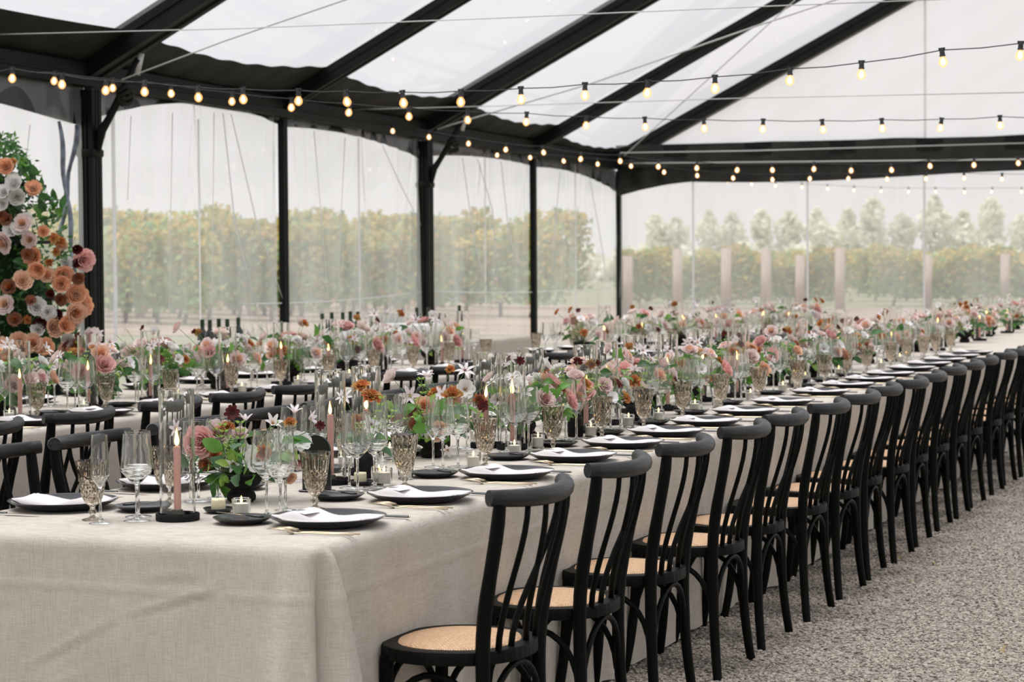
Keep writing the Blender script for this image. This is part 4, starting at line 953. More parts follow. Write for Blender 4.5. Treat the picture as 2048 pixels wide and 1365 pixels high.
for i, yy in enumerate(pl1):
    sp = dict(w1=(-.205, .06), w2=(-.255, .148), fl=(-.272, .265), gb=(-.205, .309)) if i == 0 else dict(w1=(-.30, .19), w2=(-.285, .283), fl=(-.345, .25), gb=(-.215, .345))
    setting(-2.535, yy, 0, f"{ORD[i]} place from near end, gravel side of front table", 2 if i < 13 else 0, special=sp)
pl1l = [5.147, 5.72, 6.32, 6.94, 7.52, 8.10, 8.72, 9.30, 9.92, 10.5, 11.1, 11.7, 12.3, 12.9, 13.5, 14.1, 14.7, 15.3, 15.9, 16.5, 17.1, 17.7, 18.3, 18.9, 19.5]
for i, yy in enumerate(pl1l):
    sp = dict(w1=(-.375, .185), w2=(-.325, .112), fl=(-.300, .262), gb=(-.245, .225)) if i == 0 else dict(w1=(-.31, .19), w2=(-.285, .285), fl=(-.345, .25), gb=(-.215, .34))
    setting(-3.44, yy, PI, f"{ORD[i]} place from near end, inner side of front table", 2 if i < 4 else 0, special=sp)
for i, yy in enumerate(t2r): setting(T2X1 - .175, yy, 0, f"{ORD[i]} place from near end, aisle side of back table", 1 if i < 8 else 0)
for i, yy in enumerate(t2l + [12.6, 13.2]): setting(T2X0 + .175, yy + .05, PI, f"{ORD[i]} place from near end, wall side of back table", 0)
for i in range(8):
    for s_ in (1, -1):
        c = Bp(s_ * .435, .35 + i * .6); setting(c.x, c.y, B_ROT + (0 if s_ > 0 else PI), f"{ORD[i]} place along the {'aisle' if s_ > 0 else 'wall'} side, angled far table", 0)

# ---- centre line pieces
def candle(p, h, key, where):
    p = spot(p, .0615)
    t = thing('hurricane_holder', f"glass cylinder candle holder on round black base, {where}", 'candle holder', p, rnd.uniform(0, 6), 'hurricane candle holders')
    ob('base', G['hbase'], t); ob('glass_cylinder', G['cylinder'], t, (0, 0, .0095))
    c = thing('taper_candle', f"lit pink taper candle in glass cylinder, {where}", 'candle', (p[0], p[1], p[2] + .0125), 0, 'pink taper candles')
    s_ = h / .205; w = ob('wax', G['taper'], c, sc=(1, 1, s_)); ob('wick', G['wick'], c, (0, 0, .187 * s_)); ob('flame', G['flame'], c, (0, 0, .187 * s_ + .004), (rnd.gauss(0, .05), rnd.gauss(0, .05), 0), rnd.uniform(.85, 1.15))
def votive(p, where):
    p = spot(p, .027)
    t = thing('votive_candle', f"small lit white candle in ribbed glass cup, {where}", 'candle', p, rnd.uniform(0, 6), 'votive candles')
    ob('glass_cup', G['vcup'], t); ob('wax', G['vwax'], t); ob('flame', G['vflame'], t, (0, 0, .041))
def butterset(p, where):
    p = spot(p, .044)
    tag(ob('butter_dish', K['dish'], None, p), f"little black dish for butter, {where}", 'dish', 'butter dishes')
    tag(ob('butter', K['butter'], None, (p[0], p[1], p[2] + .0), (0, 0, rnd.uniform(0, 6))), f"cream butter pat with curled top, {where}", 'butter', 'butter pats')

# ================================================================ FLOWERS
def rotm(ax, an): return Matrix.Rotation(an, 3, ax)
def petal(b, ang, tilt, r0, L, w, cup, curl, z0=0.0, nu=3, nv=4, pt=.75, notch=0, tw=0):
    """one petal growing from the axis: tilt from vertical, cup sideways, curl backwards at the tip"""
    Rz = rotm('Z', ang)
    def fn(u, v):
        x = (u - .5) * 2; wv = w * (math.sin(PI * min(1, (v * .80 + .13))) ** pt)
        a = tilt + curl * v * v
        # integrate profile roughly
        d_ = L * v; out = r0 + math.sin(tilt + curl * v * v * .5) * d_; up = z0 + math.cos(tilt + curl * v * v * .5) * d_
        lat = x * wv; q = cup * x * x * wv
        p = Vector((out - q * math.cos(a) * 1.0 - notch * L * (1 - abs(x)) * (v > .99), lat, up + q * math.sin(a) + tw * x * v))
        p = Vector((p.x, p.y, p.z)); return Rz @ p
    b.patch(fn, nu, nv)
def rosepetal(b, ang, t0, r0, L, w, r, flare=.7, nu=4, nv=5):
    """cupped petal: leaves the axis at angle t0, rises, and rolls outward at the rim, with a waved edge"""
    Rz = rotm('Z', ang); prof = []; x_, z_ = r0, 0.0; n = 12; ph = r.uniform(0, 6)
    for k in range(n + 1):
        v = k / n; a = t0 * (1.45 - 1.15 * v) + flare * max(0, (v - .66) / .34) ** 1.6 * (.35 + t0)
        prof.append((x_, z_, a)); x_ += math.sin(a) * L / n; z_ += math.cos(a) * L / n
    def fn(u, v):
        x = (u - .5) * 2; k = min(n, int(round(v * n))); o_, z, a = prof[k]
        wv = w * (math.sin(PI * min(1, v * .72 + .10))) ** .6 * (1 - .12 * v ** 4)
        an = x * wv / max(o_ + .010, .012); rad = o_ + .010; q = .0016 * math.sin(x * 5 + ph) * v * v
        lx = rad * math.cos(an * .8) - .010 + q; ly = rad * math.sin(an * .8) * 1.02
        return Rz @ Vector((lx, ly, z - .10 * w * x * x * v + q * .8))
    b.patch(fn, nu, nv)
def rose(seed, mat_, R=.045, inner=None, openness=1.0, n=3):
    r = random.Random(seed); b = MB(); k = R / .045
    L5 = [(4, .04, .001, .030, .012), (5, .16, .003, .031, .016), (6, .34, .005, .033, .020), (6, .56, .007, .035, .024), (7, .80, .009, .038, .028), (6, 1.02, .010, .042, .032)]
    for li, (c, t, r0, L, w) in enumerate(L5):
        b.mi = 1 if (inner and li < 3) else 0
        for j in range(c):
            an = 2 * PI * j / c + li * .52 + r.uniform(-.22, .22)
            rosepetal(b, an, t * openness * r.uniform(.85, 1.12), r0 * k, L * k * r.uniform(.93, 1.07), w * k * r.uniform(.9, 1.12), r, .35 + .18 * li)
    return b.mesh('rose', [mat_, inner] if inner else mat_)
def ruffle(seed, mat_, R=.03, n=46, flat=.75, mat2=None):
    r = random.Random(seed); b = MB()
    for j in range(n):
        t = j / n; an = j * 2.4; b.mi = (1 if mat2 and r.random() < .4 else 0)
        petal(b, an, .1 + 1.25 * t * flat / .75, .001 + R * .25 * t, R * (.75 + .3 * t) * r.uniform(.85, 1.1), R * .30 * r.uniform(.8, 1.2), .6, .35, 0, 2, 3, .5, tw=r.uniform(-.006, .006))
    return b.mesh('ruffled_flower', [mat_, mat2] if mat2 else mat_)
def star(seed, mat_, R=.035, n=6, w=.24, tilt=1.2, curl=.35, center=None, pt=.8, cup=.25):
    r = random.Random(seed); b = MB()
    for j in range(n): petal(b, 2 * PI * j / n + r.uniform(-.12, .12), tilt * r.uniform(.8, 1.08), .003, R * r.uniform(.9, 1.08), R * w, cup, curl * r.uniform(.2, 1.6), 0, 2, 5, pt)
    if center:
        b.mi = 1
        for q in range(9):
            a = q * 2.4; d_ = .0035 * math.sqrt(q) ; b.tube([(0, 0, 0), (d_ * math.cos(a), d_ * math.sin(a), R * .24)], R * .028, 4)
    return b.mesh('flower', [mat_, center] if center else mat_)
def orchid(seed):     # broad ivory blossom, five wide petals
    return star(seed, P_WHITE, .036, 6, .50, 1.05, .3, P_OCHRE, .6, .45)
FL = {
    'rose_mauve': [rose(1, P_MAUVE, .046, P_MAUVE, 1.0), rose(2, P_BLUSH, .042, P_MAUVE, .95)],
    'rose_blush': [rose(3, P_BLUSH, .040, None, .9), rose(4, P_BLUSH, .043, P_PEACH, 1.05)],
    'rose_peach': [rose(5, P_PEACH, .040, P_CORAL, .95), rose(6, P_PEACH, .036, P_PEACH, .8)],
    'rose_white': [rose(7, P_WHITE, .038, None, .85)],
    'rose_coral': [rose(8, P_CORAL, .040, P_PEACH, .95), rose(9, P_CORAL, .036, None, .85)],
    'rose_brown': [rose(10, P_BROWN, .036, P_RUST, .9)],
    'zinnia_rust': [ruffle(11, P_RUST, .027, 44, .8, P_OCHRE), ruffle(12, P_OCHRE, .024, 40, .7, P_RUST)],
    'zinnia_brown': [ruffle(13, P_BROWN, .022, 36, .7, P_RUST)],
    'clematis': [star(14, P_STAR, .038, 6, .21, 1.15, .25, P_OCHRE), star(15, P_STAR, .034, 6, .20, .75, .5, P_OCHRE), star(16, P_STAR, .036, 7, .17, 1.3, .5, P_BROWN)],
    'cosmos': [star(17, P_WINE, .023, 8, .34, 1.3, .2, P_WINE, .45), star(18, P_WINE, .020, 8, .32, 1.0, .3, P_WINE, .45)],
    'anemone': [orchid(19)],
    'dahlia': [ruffle(20, P_WHITE, .030, 50, .85)],
    'rose_burgundy': [rose(21, P_WINE, .030, None, .7)],
}
def leafmesh(L, w, m_, fold=.35, bend=.5, nv=6):
    b = MB()
    def fn(u, v):
        x = (u - .5) * 2; wv = w * math.sin(PI * min(1, v * .93 + .03)) ** .8 * (1 - .25 * v)
        return (x * wv, L * v * math.cos(bend * v), -L * v * math.sin(bend * v) * .8 + abs(x) * wv * fold + .0015 * math.sin(v * 14 + x * 3))
    b.patch(fn, 4, nv); return b.mesh('leaf', m_)
LEAF = [leafmesh(.060, .018, L1), leafmesh(.075, .023, L2, .3, .7), leafmesh(.045, .015, L3, .4, .3), leafmesh(.065, .020, L1, .25, 1.0), leafmesh(.055, .021, L4, .2, .4), leafmesh(.040, .012, L3, .3, .6), leafmesh(.07, .019, L2, .3, .2)]
def aim(n_, spin=None, r=rnd):
    """Euler turning local +Z onto n_"""
    q = Vector((0, 0, 1)).rotation_difference(Vector(n_).normalized()); e = (q.to_matrix() @ rotm('Z', r.uniform(0, 6.28) if spin is None else spin)).to_euler(); return e
def lead(dirv, roll, r=rnd):
    """Euler turning local +Y onto dirv"""
    d_ = Vector(dirv).normalized(); q = Vector((0, 1, 0)).rotation_difference(d_); return (q.to_matrix() @ rotm('Y', roll)).to_euler()
PARTN = {'rose_mauve': 'rose', 'rose_blush': 'rose', 'rose_peach': 'rose', 'rose_white': 'rose', 'rose_coral': 'rose', 'rose_brown': 'rose', 'zinnia_rust': 'zinnia', 'zinnia_brown': 'zinnia', 'clematis': 'clematis', 'cosmos': 'cosmos_flower', 'anemone': 'anemone', 'dahlia': 'dahlia', 'rose_burgundy': 'rose'}
def arrangement_parts(seed, W_=.19, H=.27, nfl=16, nlf=30, vase='bowl', tall=3, kinds=None, hero=None):
    """lists of (name, mesh, loc, rot, scale) around the vase mouth"""
    r = random.Random(seed); parts = []; mouth = Vector((0, 0, .075 if vase == 'bowl' else .095)); st = MB(); spr = MB()
    kinds = kinds or ['rose_blush', 'clematis', 'rose_white', 'clematis', 'rose_mauve', 'anemone', 'rose_peach', 'zinnia_rust', 'clematis', 'rose_blush', 'clematis', 'dahlia', 'clematis', 'rose_blush', 'rose_blush', 'rose_mauve', 'clematis', 'zinnia_brown', 'rose_blush', 'anemone', 'rose_peach', 'cosmos'] or ['rose_mauve', 'rose_blush', 'rose_blush', 'rose_peach', 'clematis', 'clematis', 'clematis', 'clematis', 'zinnia_rust', 'zinnia_rust', 'zinnia_brown', 'rose_brown', 'cosmos', 'cosmos', 'rose_white', 'anemone', 'dahlia', 'rose_mauve', 'rose_blush']
    pts = []
    def put(kind, p, n_, sc):
        parts.append((PARTN[kind], r.choice(FL[kind]), tuple(p), tuple(aim(n_, None, r)), sc))
        q = Vector(p) - Vector(n_).normalized() * .004; md_ = (mouth + q) / 2 + Vector((0, 0, .02)); st.tube([mouth * .9, md_, q], [.0018, .0014, .0012], 4)
    if hero:
        for (kind, p, n_, sc) in hero: put(kind, p, n_, sc)
    for i in range(nfl):
        for _ in range(30):
            a = r.uniform(0, 2 * PI); t = r.random() ** .6; th = t * 1.45
            rad = W_ * math.sin(th); z = .085 + (H - .085) * math.cos(th) ** .8 * r.uniform(.75, 1.0) + .02
            p = Vector((rad * math.cos(a), rad * math.sin(a), z))
            if all((p - q).length > .045 for q in pts): break
        pts.append(p); n_ = Vector((math.cos(a) * math.sin(th) * 1.1, math.sin(a) * math.sin(th) * 1.1, .35 + .4 * math.cos(th)))
        kind = kinds[(i + seed * 3) % len(kinds)] if i < len(kinds) else r.choice(kinds)
        put(kind, p, n_, r.uniform(.8, 1.08))
    for i in range(tall):
        a = r.uniform(0, 2 * PI); rad = r.uniform(.05, W_ * 1.05); kind = r.choice(['clematis', 'cosmos', 'clematis', 'rose_blush', 'clematis', 'zinnia_rust', 'anemone'])
        put(kind, Vector((rad * math.cos(a), rad * math.sin(a), H + r.uniform(.01, .07))), Vector((math.cos(a), math.sin(a), .6)), .85)
    for i in range(nlf):
        a = r.uniform(0, 2 * PI); t = r.random(); low_ = r.random() < .22
        if low_: p = Vector((.05 * math.cos(a), .05 * math.sin(a), .082)); d_ = Vector((math.cos(a), math.sin(a), r.uniform(-.7, .1)))
        else:
            rad = W_ * r.uniform(.25, .95); z = r.uniform(.10, H * .95); p = Vector((rad * math.cos(a), rad * math.sin(a), z)); d_ = Vector((math.cos(a) + r.gauss(0, .5), math.sin(a) + r.gauss(0, .5), r.uniform(-.5, .8)))
            md_ = (mouth + p) / 2; st.tube([mouth * .9, md_, p], [.0015, .0012, .0010], 4)
        parts.append(('leaf', r.choice(LEAF), tuple(p), tuple(lead(d_, r.gauss(0, .7), r)), r.uniform(.7, 1.25) * (1.15 if low_ else 1)))
    # fine vine sprays
    for i in range(5):
        a = r.uniform(0, 2 * PI); P = [mouth]; d_ = Vector((math.cos(a) * .5, math.sin(a) * .5, .8)); p = mouth.copy()
        for k_ in range(7):
            p = p + d_ * .030; d_ = (d_ + Vector((r.gauss(0, .18), r.gauss(0, .18), r.gauss(-.06, .15)))).normalized() * .95; P.append(p.copy())
            if k_ > 1:
                for s_ in (-1, 1):
                    q = d_.cross(Vector((0, 0, 1))).normalized() * s_; e_ = p + q * .016 + Vector((0, 0, .004)); f_ = d_.normalized() * .006; spr.add([p, p + q * .008 + f_, e_, p + q * .008 - f_], [(0, 1, 2, 3)])
        st.tube(P, .0011, 4)
    m1 = st.mesh('stems', M_STEM); m2 = spr.mesh('sprig_leaves', L3, False)
    return parts, m1, m2
def arrangement(p, tpl, lab, grp='flower arrangements', rz=0, vase='bowl', sc=1.0, lite=False, gr=None):
    parts, m1, m2 = tpl
    if gr is None: p = spot(p, .062 if vase == 'bowl' else .034)
    t = thing('flower_arrangement', lab, 'flowers', p, rz, grp, sc=sc)
    ob('bowl' if vase == 'bowl' else 'vase', K[vase], t)
    o = ob('stems', m1, t); o['kind'] = 'stuff'; o = ob('sprig_leaves', m2, t); o['kind'] = 'stuff'
    for (nm, me, loc, rot, s_) in parts: ob(nm, me, t, loc, rot, s_)
    return t
def hp(cx_, cy_, d0, plist):
    """blooms of one arrangement read off the photograph; returns local offsets from its base"""
    base = px(cx_, cy_, d0); out = []
    for kind, x, y, dd, sc, n_ in plist:
        p = px(x, y, d0 + dd) - base; nn = R_ * n_[0] + U_ * n_[1] - F_ * n_[2]
        out.append((kind, Vector((p.x, p.y, p.z)), nn, sc))
    return out
def basepos(x, y):
    d_ = F_ + R_ * ((x - 1024) / F_PX) + U_ * ((682.5 - y) / F_PX); t = (ZT - CAM_H) / d_.z; q = Vector((0, 0, CAM_H)) + d_ * t; return (q.x, q.y, ZT), t
# first arrangement
P1, d1 = basepos(483, 1004)
h1 = hp(483, 1004, d1, [
    ('rose_mauve', 405, 885, -.03, 1.05, (-.3, .1, 1)), ('rose_blush', 436, 868, .03, .95, (.1, .4, .8)), ('cosmos', 465, 826, .02, .95, (0, .2, 1)), ('clematis', 491, 842, 0, .8, (0, 1, .2)),
    ('zinnia_rust', 455, 856, .02, .75, (0, .8, .4)), ('zinnia_brown', 430, 911, -.05, .85, (-.3, 0, 1)), ('rose_brown', 412, 930, -.04, .6, (-.4, 0, 1)), ('clematis', 545, 848, .02, .95, (.3, .5, .7)),
    ('zinnia_rust', 580, 848, .03, .75, (0, .7, .5)), ('clematis', 588, 826, .04, .85, (.2, 1, .2)), ('clematis', 618, 838, .05, .85, (1, .3, .4)), ('anemone', 515, 922, -.08, 1.15, (0, .1, 1)), ('clematis', 468, 928, -.08, .85, (-.2, -.3, 1)),
    ('clematis', 558, 892, -.02, .85, (.1, .3, 1)), ('anemone', 600, 885, .02, .95, (.5, .3, .8)), ('rose_mauve', 596, 925, .0, .55, (.4, -.2, 1)), ('cosmos', 640, 852, .0, .75, (.3, .2, 1)), ('rose_blush', 480, 872, .05, .7, (0, .6, .6)), ('anemone', 494, 905, .03, .7, (0, .5, 1)),
    ('rose_peach', 578, 955, .02, .6, (.6, -.4, .6)), ('clematis', 352, 858, .04, .75, (-.3, .3, 1))])
arrangement(P1, arrangement_parts(101, .17, .19, 4, 78, tall=0, hero=h1, kinds=['clematis', 'zinnia_brown', 'rose_white', 'clematis']), 'blush, ivory and burgundy flowers in the black footed bowl nearest the table end', gr=1)
P2, d2 = basepos(863, 915)
h2 = hp(863, 915, d2, [
    ('zinnia_rust', 905, 792, -.02, 1.1, (.1, .2, 1)), ('rose_peach', 878, 862, -.06, 1.2, (-.2, -.1, 1)), ('clematis', 850, 862, -.09, .95, (-.3, -.2, 1)), ('clematis', 820, 792, .0, 1.0, (-.1, .2, 1)), ('clematis', 930, 742, .03, 1.0, (0, .6, .7)),
    ('dahlia', 890, 812, .0, 1.0, (0, .3, 1)), ('cosmos', 820, 822, -.03, 1.0, (0, .1, 1)), ('rose_brown', 800, 845, -.02, .9, (-.3, .1, 1)), ('rose_brown', 832, 850, -.03, .8, (0, .1, 1)), ('clematis', 850, 752, .03, .9, (0, 1, .2)), ('anemone', 930, 780, .03, 1.1, (.1, .3, 1)),
    ('clematis', 885, 790, .0, .9, (-.3, .5, .8)), ('rose_peach', 848, 812, .04, .9, (0, .3, 1)), ('zinnia_brown', 958, 800, .05, .9, (.3, .2, 1)), ('cosmos', 965, 812, .02, .9, (.4, 0, 1)), ('cosmos', 1040, 722, .10, .7, (.3, .2, 1)), ('clematis', 940, 820, .06, .9, (.4, 0, 1)),
    ('rose_blush', 870, 835, .06, .8, (0, .3, 1)), ('zinnia_rust', 900, 740, .12, .7, (0, .5, .6)), ('clematis', 895, 900, -.10, .7, (.2, -.4, 1))])
arrangement(P2, arrangement_parts(102, .17, .22, 2, 52, tall=1, hero=h2), 'rust, peach and white flowers in the second black footed bowl of the front table', gr=1)
# bud vases in the gaps
TB = [arrangement_parts(300 + i, .055, .23, 4, 8, vase='bud', tall=1, kinds=['zinnia_rust', 'zinnia_rust', 'clematis', 'cosmos', 'rose_blush']) for i in range(4)]
Pv, dv = basepos(728, 956)
hv = hp(728, 956, dv, [('zinnia_rust', 722, 776, .03, 1.1, (-.2, .8, .5)), ('zinnia_rust', 742, 796, .0, 1.1, (.2, .8, .5)), ('clematis', 690, 795, .0, .8, (-.2, .5, .8)), ('clematis', 742, 850, -.02, .9, (0, .3, 1)), ('zinnia_rust', 716, 845, .02, 1.0, (0, .2, 1))])
arrangement(Pv, arrangement_parts(103, .05, .15, 0, 12, vase='bud', tall=0, hero=hv), 'two tall rust zinnias in a small black bud vase behind the arch sign', 'bud vases', vase='bud')
T = [arrangement_parts(200 + i, .20, .255, 24, 58, tall=4) for i in range(7)]
TF = [arrangement_parts(240 + i, .20, .265, 22, 20, tall=4) for i in range(5)]
cx = CX1
ys = [7.55, 8.25, 9.02, 9.85, 10.65, 11.5, 12.35, 13.2, 14.1, 15.0, 15.95, 16.9, 17.8, 18.7, 19.6, 20.4, 21.2]
desc = ['pink garden roses', 'lime leaves and clematis', 'peach roses', 'rust zinnias and blush roses', 'white and dusty pink blooms', 'mixed autumn blooms']
for i, yy in enumerate(ys):
    far = i > 6
    arrangement((cx + rnd.uniform(-.05, .05), yy, ZT), (TF if far else T)[i % (5 if far else 7)], f"low bowl of {desc[i % 6]}, {ORD[i + 2]} arrangement along the front table", rz=rnd.uniform(0, 6))
for i, yy in enumerate([7.15, 7.92, 8.66, 9.45, 10.3, 11.1]):
    arrangement((cx + rnd.choice((-.13, .12)), yy, ZT), TB[i % 4], f"small black bud vase of zinnia and clematis, {ORD[i + 1]} along the front table", 'bud vases', rz=rnd.uniform(0, 6), vase='bud')
ys2 = [6.15, 6.85, 7.55, 8.25, 8.95, 9.65, 10.35, 11.05, 11.8, 12.5, 13.2]
for i, yy in enumerate(ys2):
    arrangement((CX2 + rnd.uniform(-.06, .06), yy, ZT), (T if i < 8 else TF)[i % 5], f"low bowl of {desc[(i + 3) % 6]}, {ORD[i]} arrangement along the back table", rz=rnd.uniform(0, 6), sc=1.12)
for i in range(6):
    c = Bp(rnd.uniform(-.05, .05), .35 + i * .82); arrangement((c.x, c.y, ZT), TF[(i + 2) % 5], f"bowl of {desc[(i + 1) % 6]}, {ORD[i]} arrangement on the angled far table", rz=rnd.uniform(0, 6), sc=1.05)

# candles, votives, butter, sign
def at(x, y): return basepos(x, y)[0]
candle(at(350, 1040), .205, 0, 'nearest the end of the front table')
candle(at(662, 968), .225, 0, 'just behind the arch sign')
candle((-3.02, 6.30, ZT), .22, 0, 'third holder along the front table')
candle(at(928, 896), .19, 0, 'beside the second footed bowl')
for i, (xx, yy) in enumerate([(-2.90, 7.32), (-3.04, 7.80), (-2.86, 8.12), (-2.95, 8.55), (-3.06, 9.25), (-2.88, 9.50), (-2.98, 10.1), (-2.9, 10.45), (-3.03, 11.0), (-2.88, 11.75), (-3.0, 12.1), (-2.9, 12.8), (-3.05, 13.5), (-2.9, 14.4), (-3.05, 15.3), (-2.9, 16.2), (-3.0, 17.2), (-2.9, 18.2), (-3.0, 19.2), (-2.95, 20.1)]):
    candle((xx, yy, ZT), rnd.choice((.165, .19, .21)), 0, f"{ORD[i + 4]} holder along the front table")
for i, yy in enumerate([6.5, 6.9, 7.30, 7.9, 8.55, 9.2, 9.95, 10.7, 11.4, 12.1, 12.9, 13.4]):
    candle((CX2 + rnd.uniform(.10, .22), yy + .1, ZT), rnd.choice((.165, .19, .21)), 0, f"{ORD[i]} holder along the back table")
for i in range(7):
    c = Bp(rnd.uniform(-.12, .15), .7 + i * .68); candle((c.x, c.y, ZT), rnd.choice((.165, .19, .21)), 0, f"{ORD[i]} holder on the angled far table")
votive(at(483, 1036), 'before the first footed bowl')
votive(at(758, 968), 'beside the bud vase behind the arch sign'); votive(at(775, 971), 'second of the pair beside the bud vase')
butterset(at(437, 1026), 'nearest the end of the front table')
t = thing('arch_sign', 'black arch shaped table sign standing behind the first footed bowl', 'sign', at(634, 984), .02); ob('panel', K['arch'], t); ob('foot', K['archfoot'], t); ob('emblem', K['archmark'], t, (.028, 0, 0))
for i, yy in enumerate([6.22, 6.62, 7.05, 7.42, 7.95, 8.4, 8.8, 9.3, 9.7, 10.2, 10.9, 11.3, 11.9, 12.5, 13.4, 14.3]):
    votive((cx + (.20 if i % 3 else .17), yy, ZT), f"{ORD[i]} in the row along the gravel side")
    if i < 8: votive((cx - .19, yy + .2, ZT), f"{ORD[i]} in the row along the inner side")
for i, yy in enumerate([6.0, 8.62, 10.05, 11.45]): butterset((cx + .13, yy + .04, ZT), f"{ORD[i + 1]} along the front table")
for i, yy in enumerate([6.45, 7.25, 7.9, 8.5, 9.35, 10.0, 10.7, 11.4]): votive((CX2 + .27, yy, ZT), f"{ORD[i]} in the row along the back table")
for i, yy in enumerate([8.9, 11.25]):
    t = thing('arch_sign', f"black arch shaped table sign, {['second', 'third'][i]} along the front table", 'sign', (cx + .03, yy + .22, ZT), .05); ob('panel', K['arch'], t); ob('foot', K['archfoot'], t)

# ================================================================ FLOWER ARCH beside the post
def arch():
    r = random.Random(55); Y0 = 11.2
    base = px(0, 560, 12.9); base.z = 0
    t = thing('flower_pillar', 'tall pillar of coral, ivory and burgundy roses with dark foliage beside the tent post', 'flowers', base, 0)
    def lp(x, y, dd): p = px(x, y, 12.9 + dd) - base; return p
    b = MB(); b.tube([(0, 0, .0), (0, 0, 2.0)], .09, 8); 
    for k_ in range(6): b.box((0, 0, .2 + .35 * k_), (.5, .5, .02), .4 * k_)
    q = ob('stand', b.mesh('stand', M_STEEL), t)
    kinds = {'c': 'rose_coral', 'p': 'rose_peach', 'w': 'rose_white', 'b': 'rose_burgundy', 'm': 'rose_mauve', 'l': 'rose_blush', 'n': 'rose_brown', 'z': 'zinnia_rust', 'd': 'dahlia'}
    L_ = [('c', 12, 335, 1.1), ('z', 26, 325, .7), ('w', 30, 368, 1.1), ('w', 34, 395, 1.1), ('w', 8, 385, .9), ('l', 2, 398, .9), ('w', 5, 408, .9), ('c', 66, 378, .9), ('n', 14, 440, .8), ('n', 2, 432, .8), ('w', 24, 460, 1), ('w', 38, 456, 1), ('l', 45, 448, .9), ('w', 54, 440, .8), ('l', 8, 484, 1.1),
          ('c', 86, 464, .8), ('z', 108, 478, .9), ('z', 120, 484, .8), ('p', 124, 490, .7), ('c', 68, 513, 1.25), ('c', 76, 538, 1.15), ('p', 94, 552, .9), ('z', 98, 525, .7), ('p', 45, 563, 1.3), ('w', 132, 528, .9), ('b', 152, 498, .9), ('b', 150, 528, .8), ('m', 166, 520, 1.1), ('c', 125, 550, 1.1), ('c', 122, 568, 1.1),
          ('c', 152, 590, 1.25), ('c', 164, 612, 1.2), ('p', 150, 626, 1.2), ('n', 156, 556, .8), ('w', 74, 616, 1.2), ('w', 95, 625, 1), ('b', 113, 631, 1), ('b', 80, 648, 1.1), ('w', 75, 660, .9), ('p', 106, 655, 1.3), ('c', 129, 652, 1.15), ('n', 62, 603, .7), ('n', 120, 600, .8), ('n', 20, 575, 1), ('p', 5, 695, 1.3), ('p', 38, 682, 1.2),
          ('p', 66, 688, 1.1), ('c', 92, 695, 1), ('w', 136, 683, .9), ('m', 180, 675, 1.1), ('z', 55, 640, .6), ('l', 10, 610, 1), ('n', 30, 640, .9), ('b', 100, 590, .8), ('w', 148, 648, .7), ('z', 112, 505, .7), ('l', 60, 480, .8), ('n', 55, 510, .8), ('c', 25, 700, 1), ('p', 130, 700, .9), ('n', 150, 690, .8)]
    pts = []
    for k_, x, y, sc in L_:
        dd = -.20 - .22 * math.sqrt(max(0, 1 - min(1, ((x + 10) / 190) ** 2))) + r.uniform(-.03, .03)
        p = lp(x, y, dd); n_ = R_ * ((x - 20) / 260 + r.gauss(0, .2)) + U_ * r.gauss(.1, .2) - F_
        me = r.choice(FL[kinds[k_]]); ob(PARTN[kinds[k_]], me, t, p, tuple(aim(n_, None, r)), sc * 1.42)
    for i in range(40):   # out of frame side, so that the pillar is whole
        x = r.uniform(-190, -5); y = r.uniform(290, 900); p = lp(x, y, -.3 * math.sqrt(max(0, 1 - (x / 200) ** 2))); me = r.choice(FL[r.choice(list(kinds.values()))])
        ob('rose', me, t, p, tuple(aim(R_ * (x / 200) - F_, None, r)), 1.15)
    # foliage
    def edge(y): return 20 + 150 * min(1, max(0, (y - 250) / 260)) ** .8 - 20
    st = MB(); lv = MB()
    for i in range(5200):
        y = r.uniform(275, 980); w_ = edge(y) + 10; x = r.uniform(-w_ - 10, w_ - 6) + r.gauss(0, 4); q = min(1, abs(x) / (w_ + 12)); dd = -.30 * math.sqrt(1 - q * q) * r.uniform(.2, 1.0) * (1 if r.random() < .7 else -1)
        p = lp(x, y, dd); a = Vector((r.gauss(0, 1), r.gauss(0, 1), r.gauss(0, .8))).normalized(); c = a.cross(Vector((r.gauss(0, 1), r.gauss(0, 1), r.gauss(0, 1)))).normalized(); L0 = r.uniform(.03, .065); ww = L0 * .22
        lv.mi = r.choice((0, 0, 0, 1, 2)); lv.add([p, p + a * L0 * .45 + c * ww, p + a * L0, p + a * L0 * .45 - c * ww], [(0, 1, 2, 3)])
    o = ob('foliage', lv.mesh('foliage', [L2, L1, L4], False), t); o['kind'] = 'stuff'
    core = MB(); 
    core.lathe([(0, .0), (.36, .02), (.38, .5), (.36, .9), (.29, 1.3), (.16, 1.75), (.05, 2.0), (0, 2.05)], 16, mod=lambda k_, j: 1 + .12 * math.sin(k_ * 2.3 + j)); o = ob('inner_foliage', core.mesh('inner_foliage', mat('dark_foliage_core', (.016, .034, .014), .9, spec=.1)), t, (-.03, .02, 0)); o['kind'] = 'stuff'
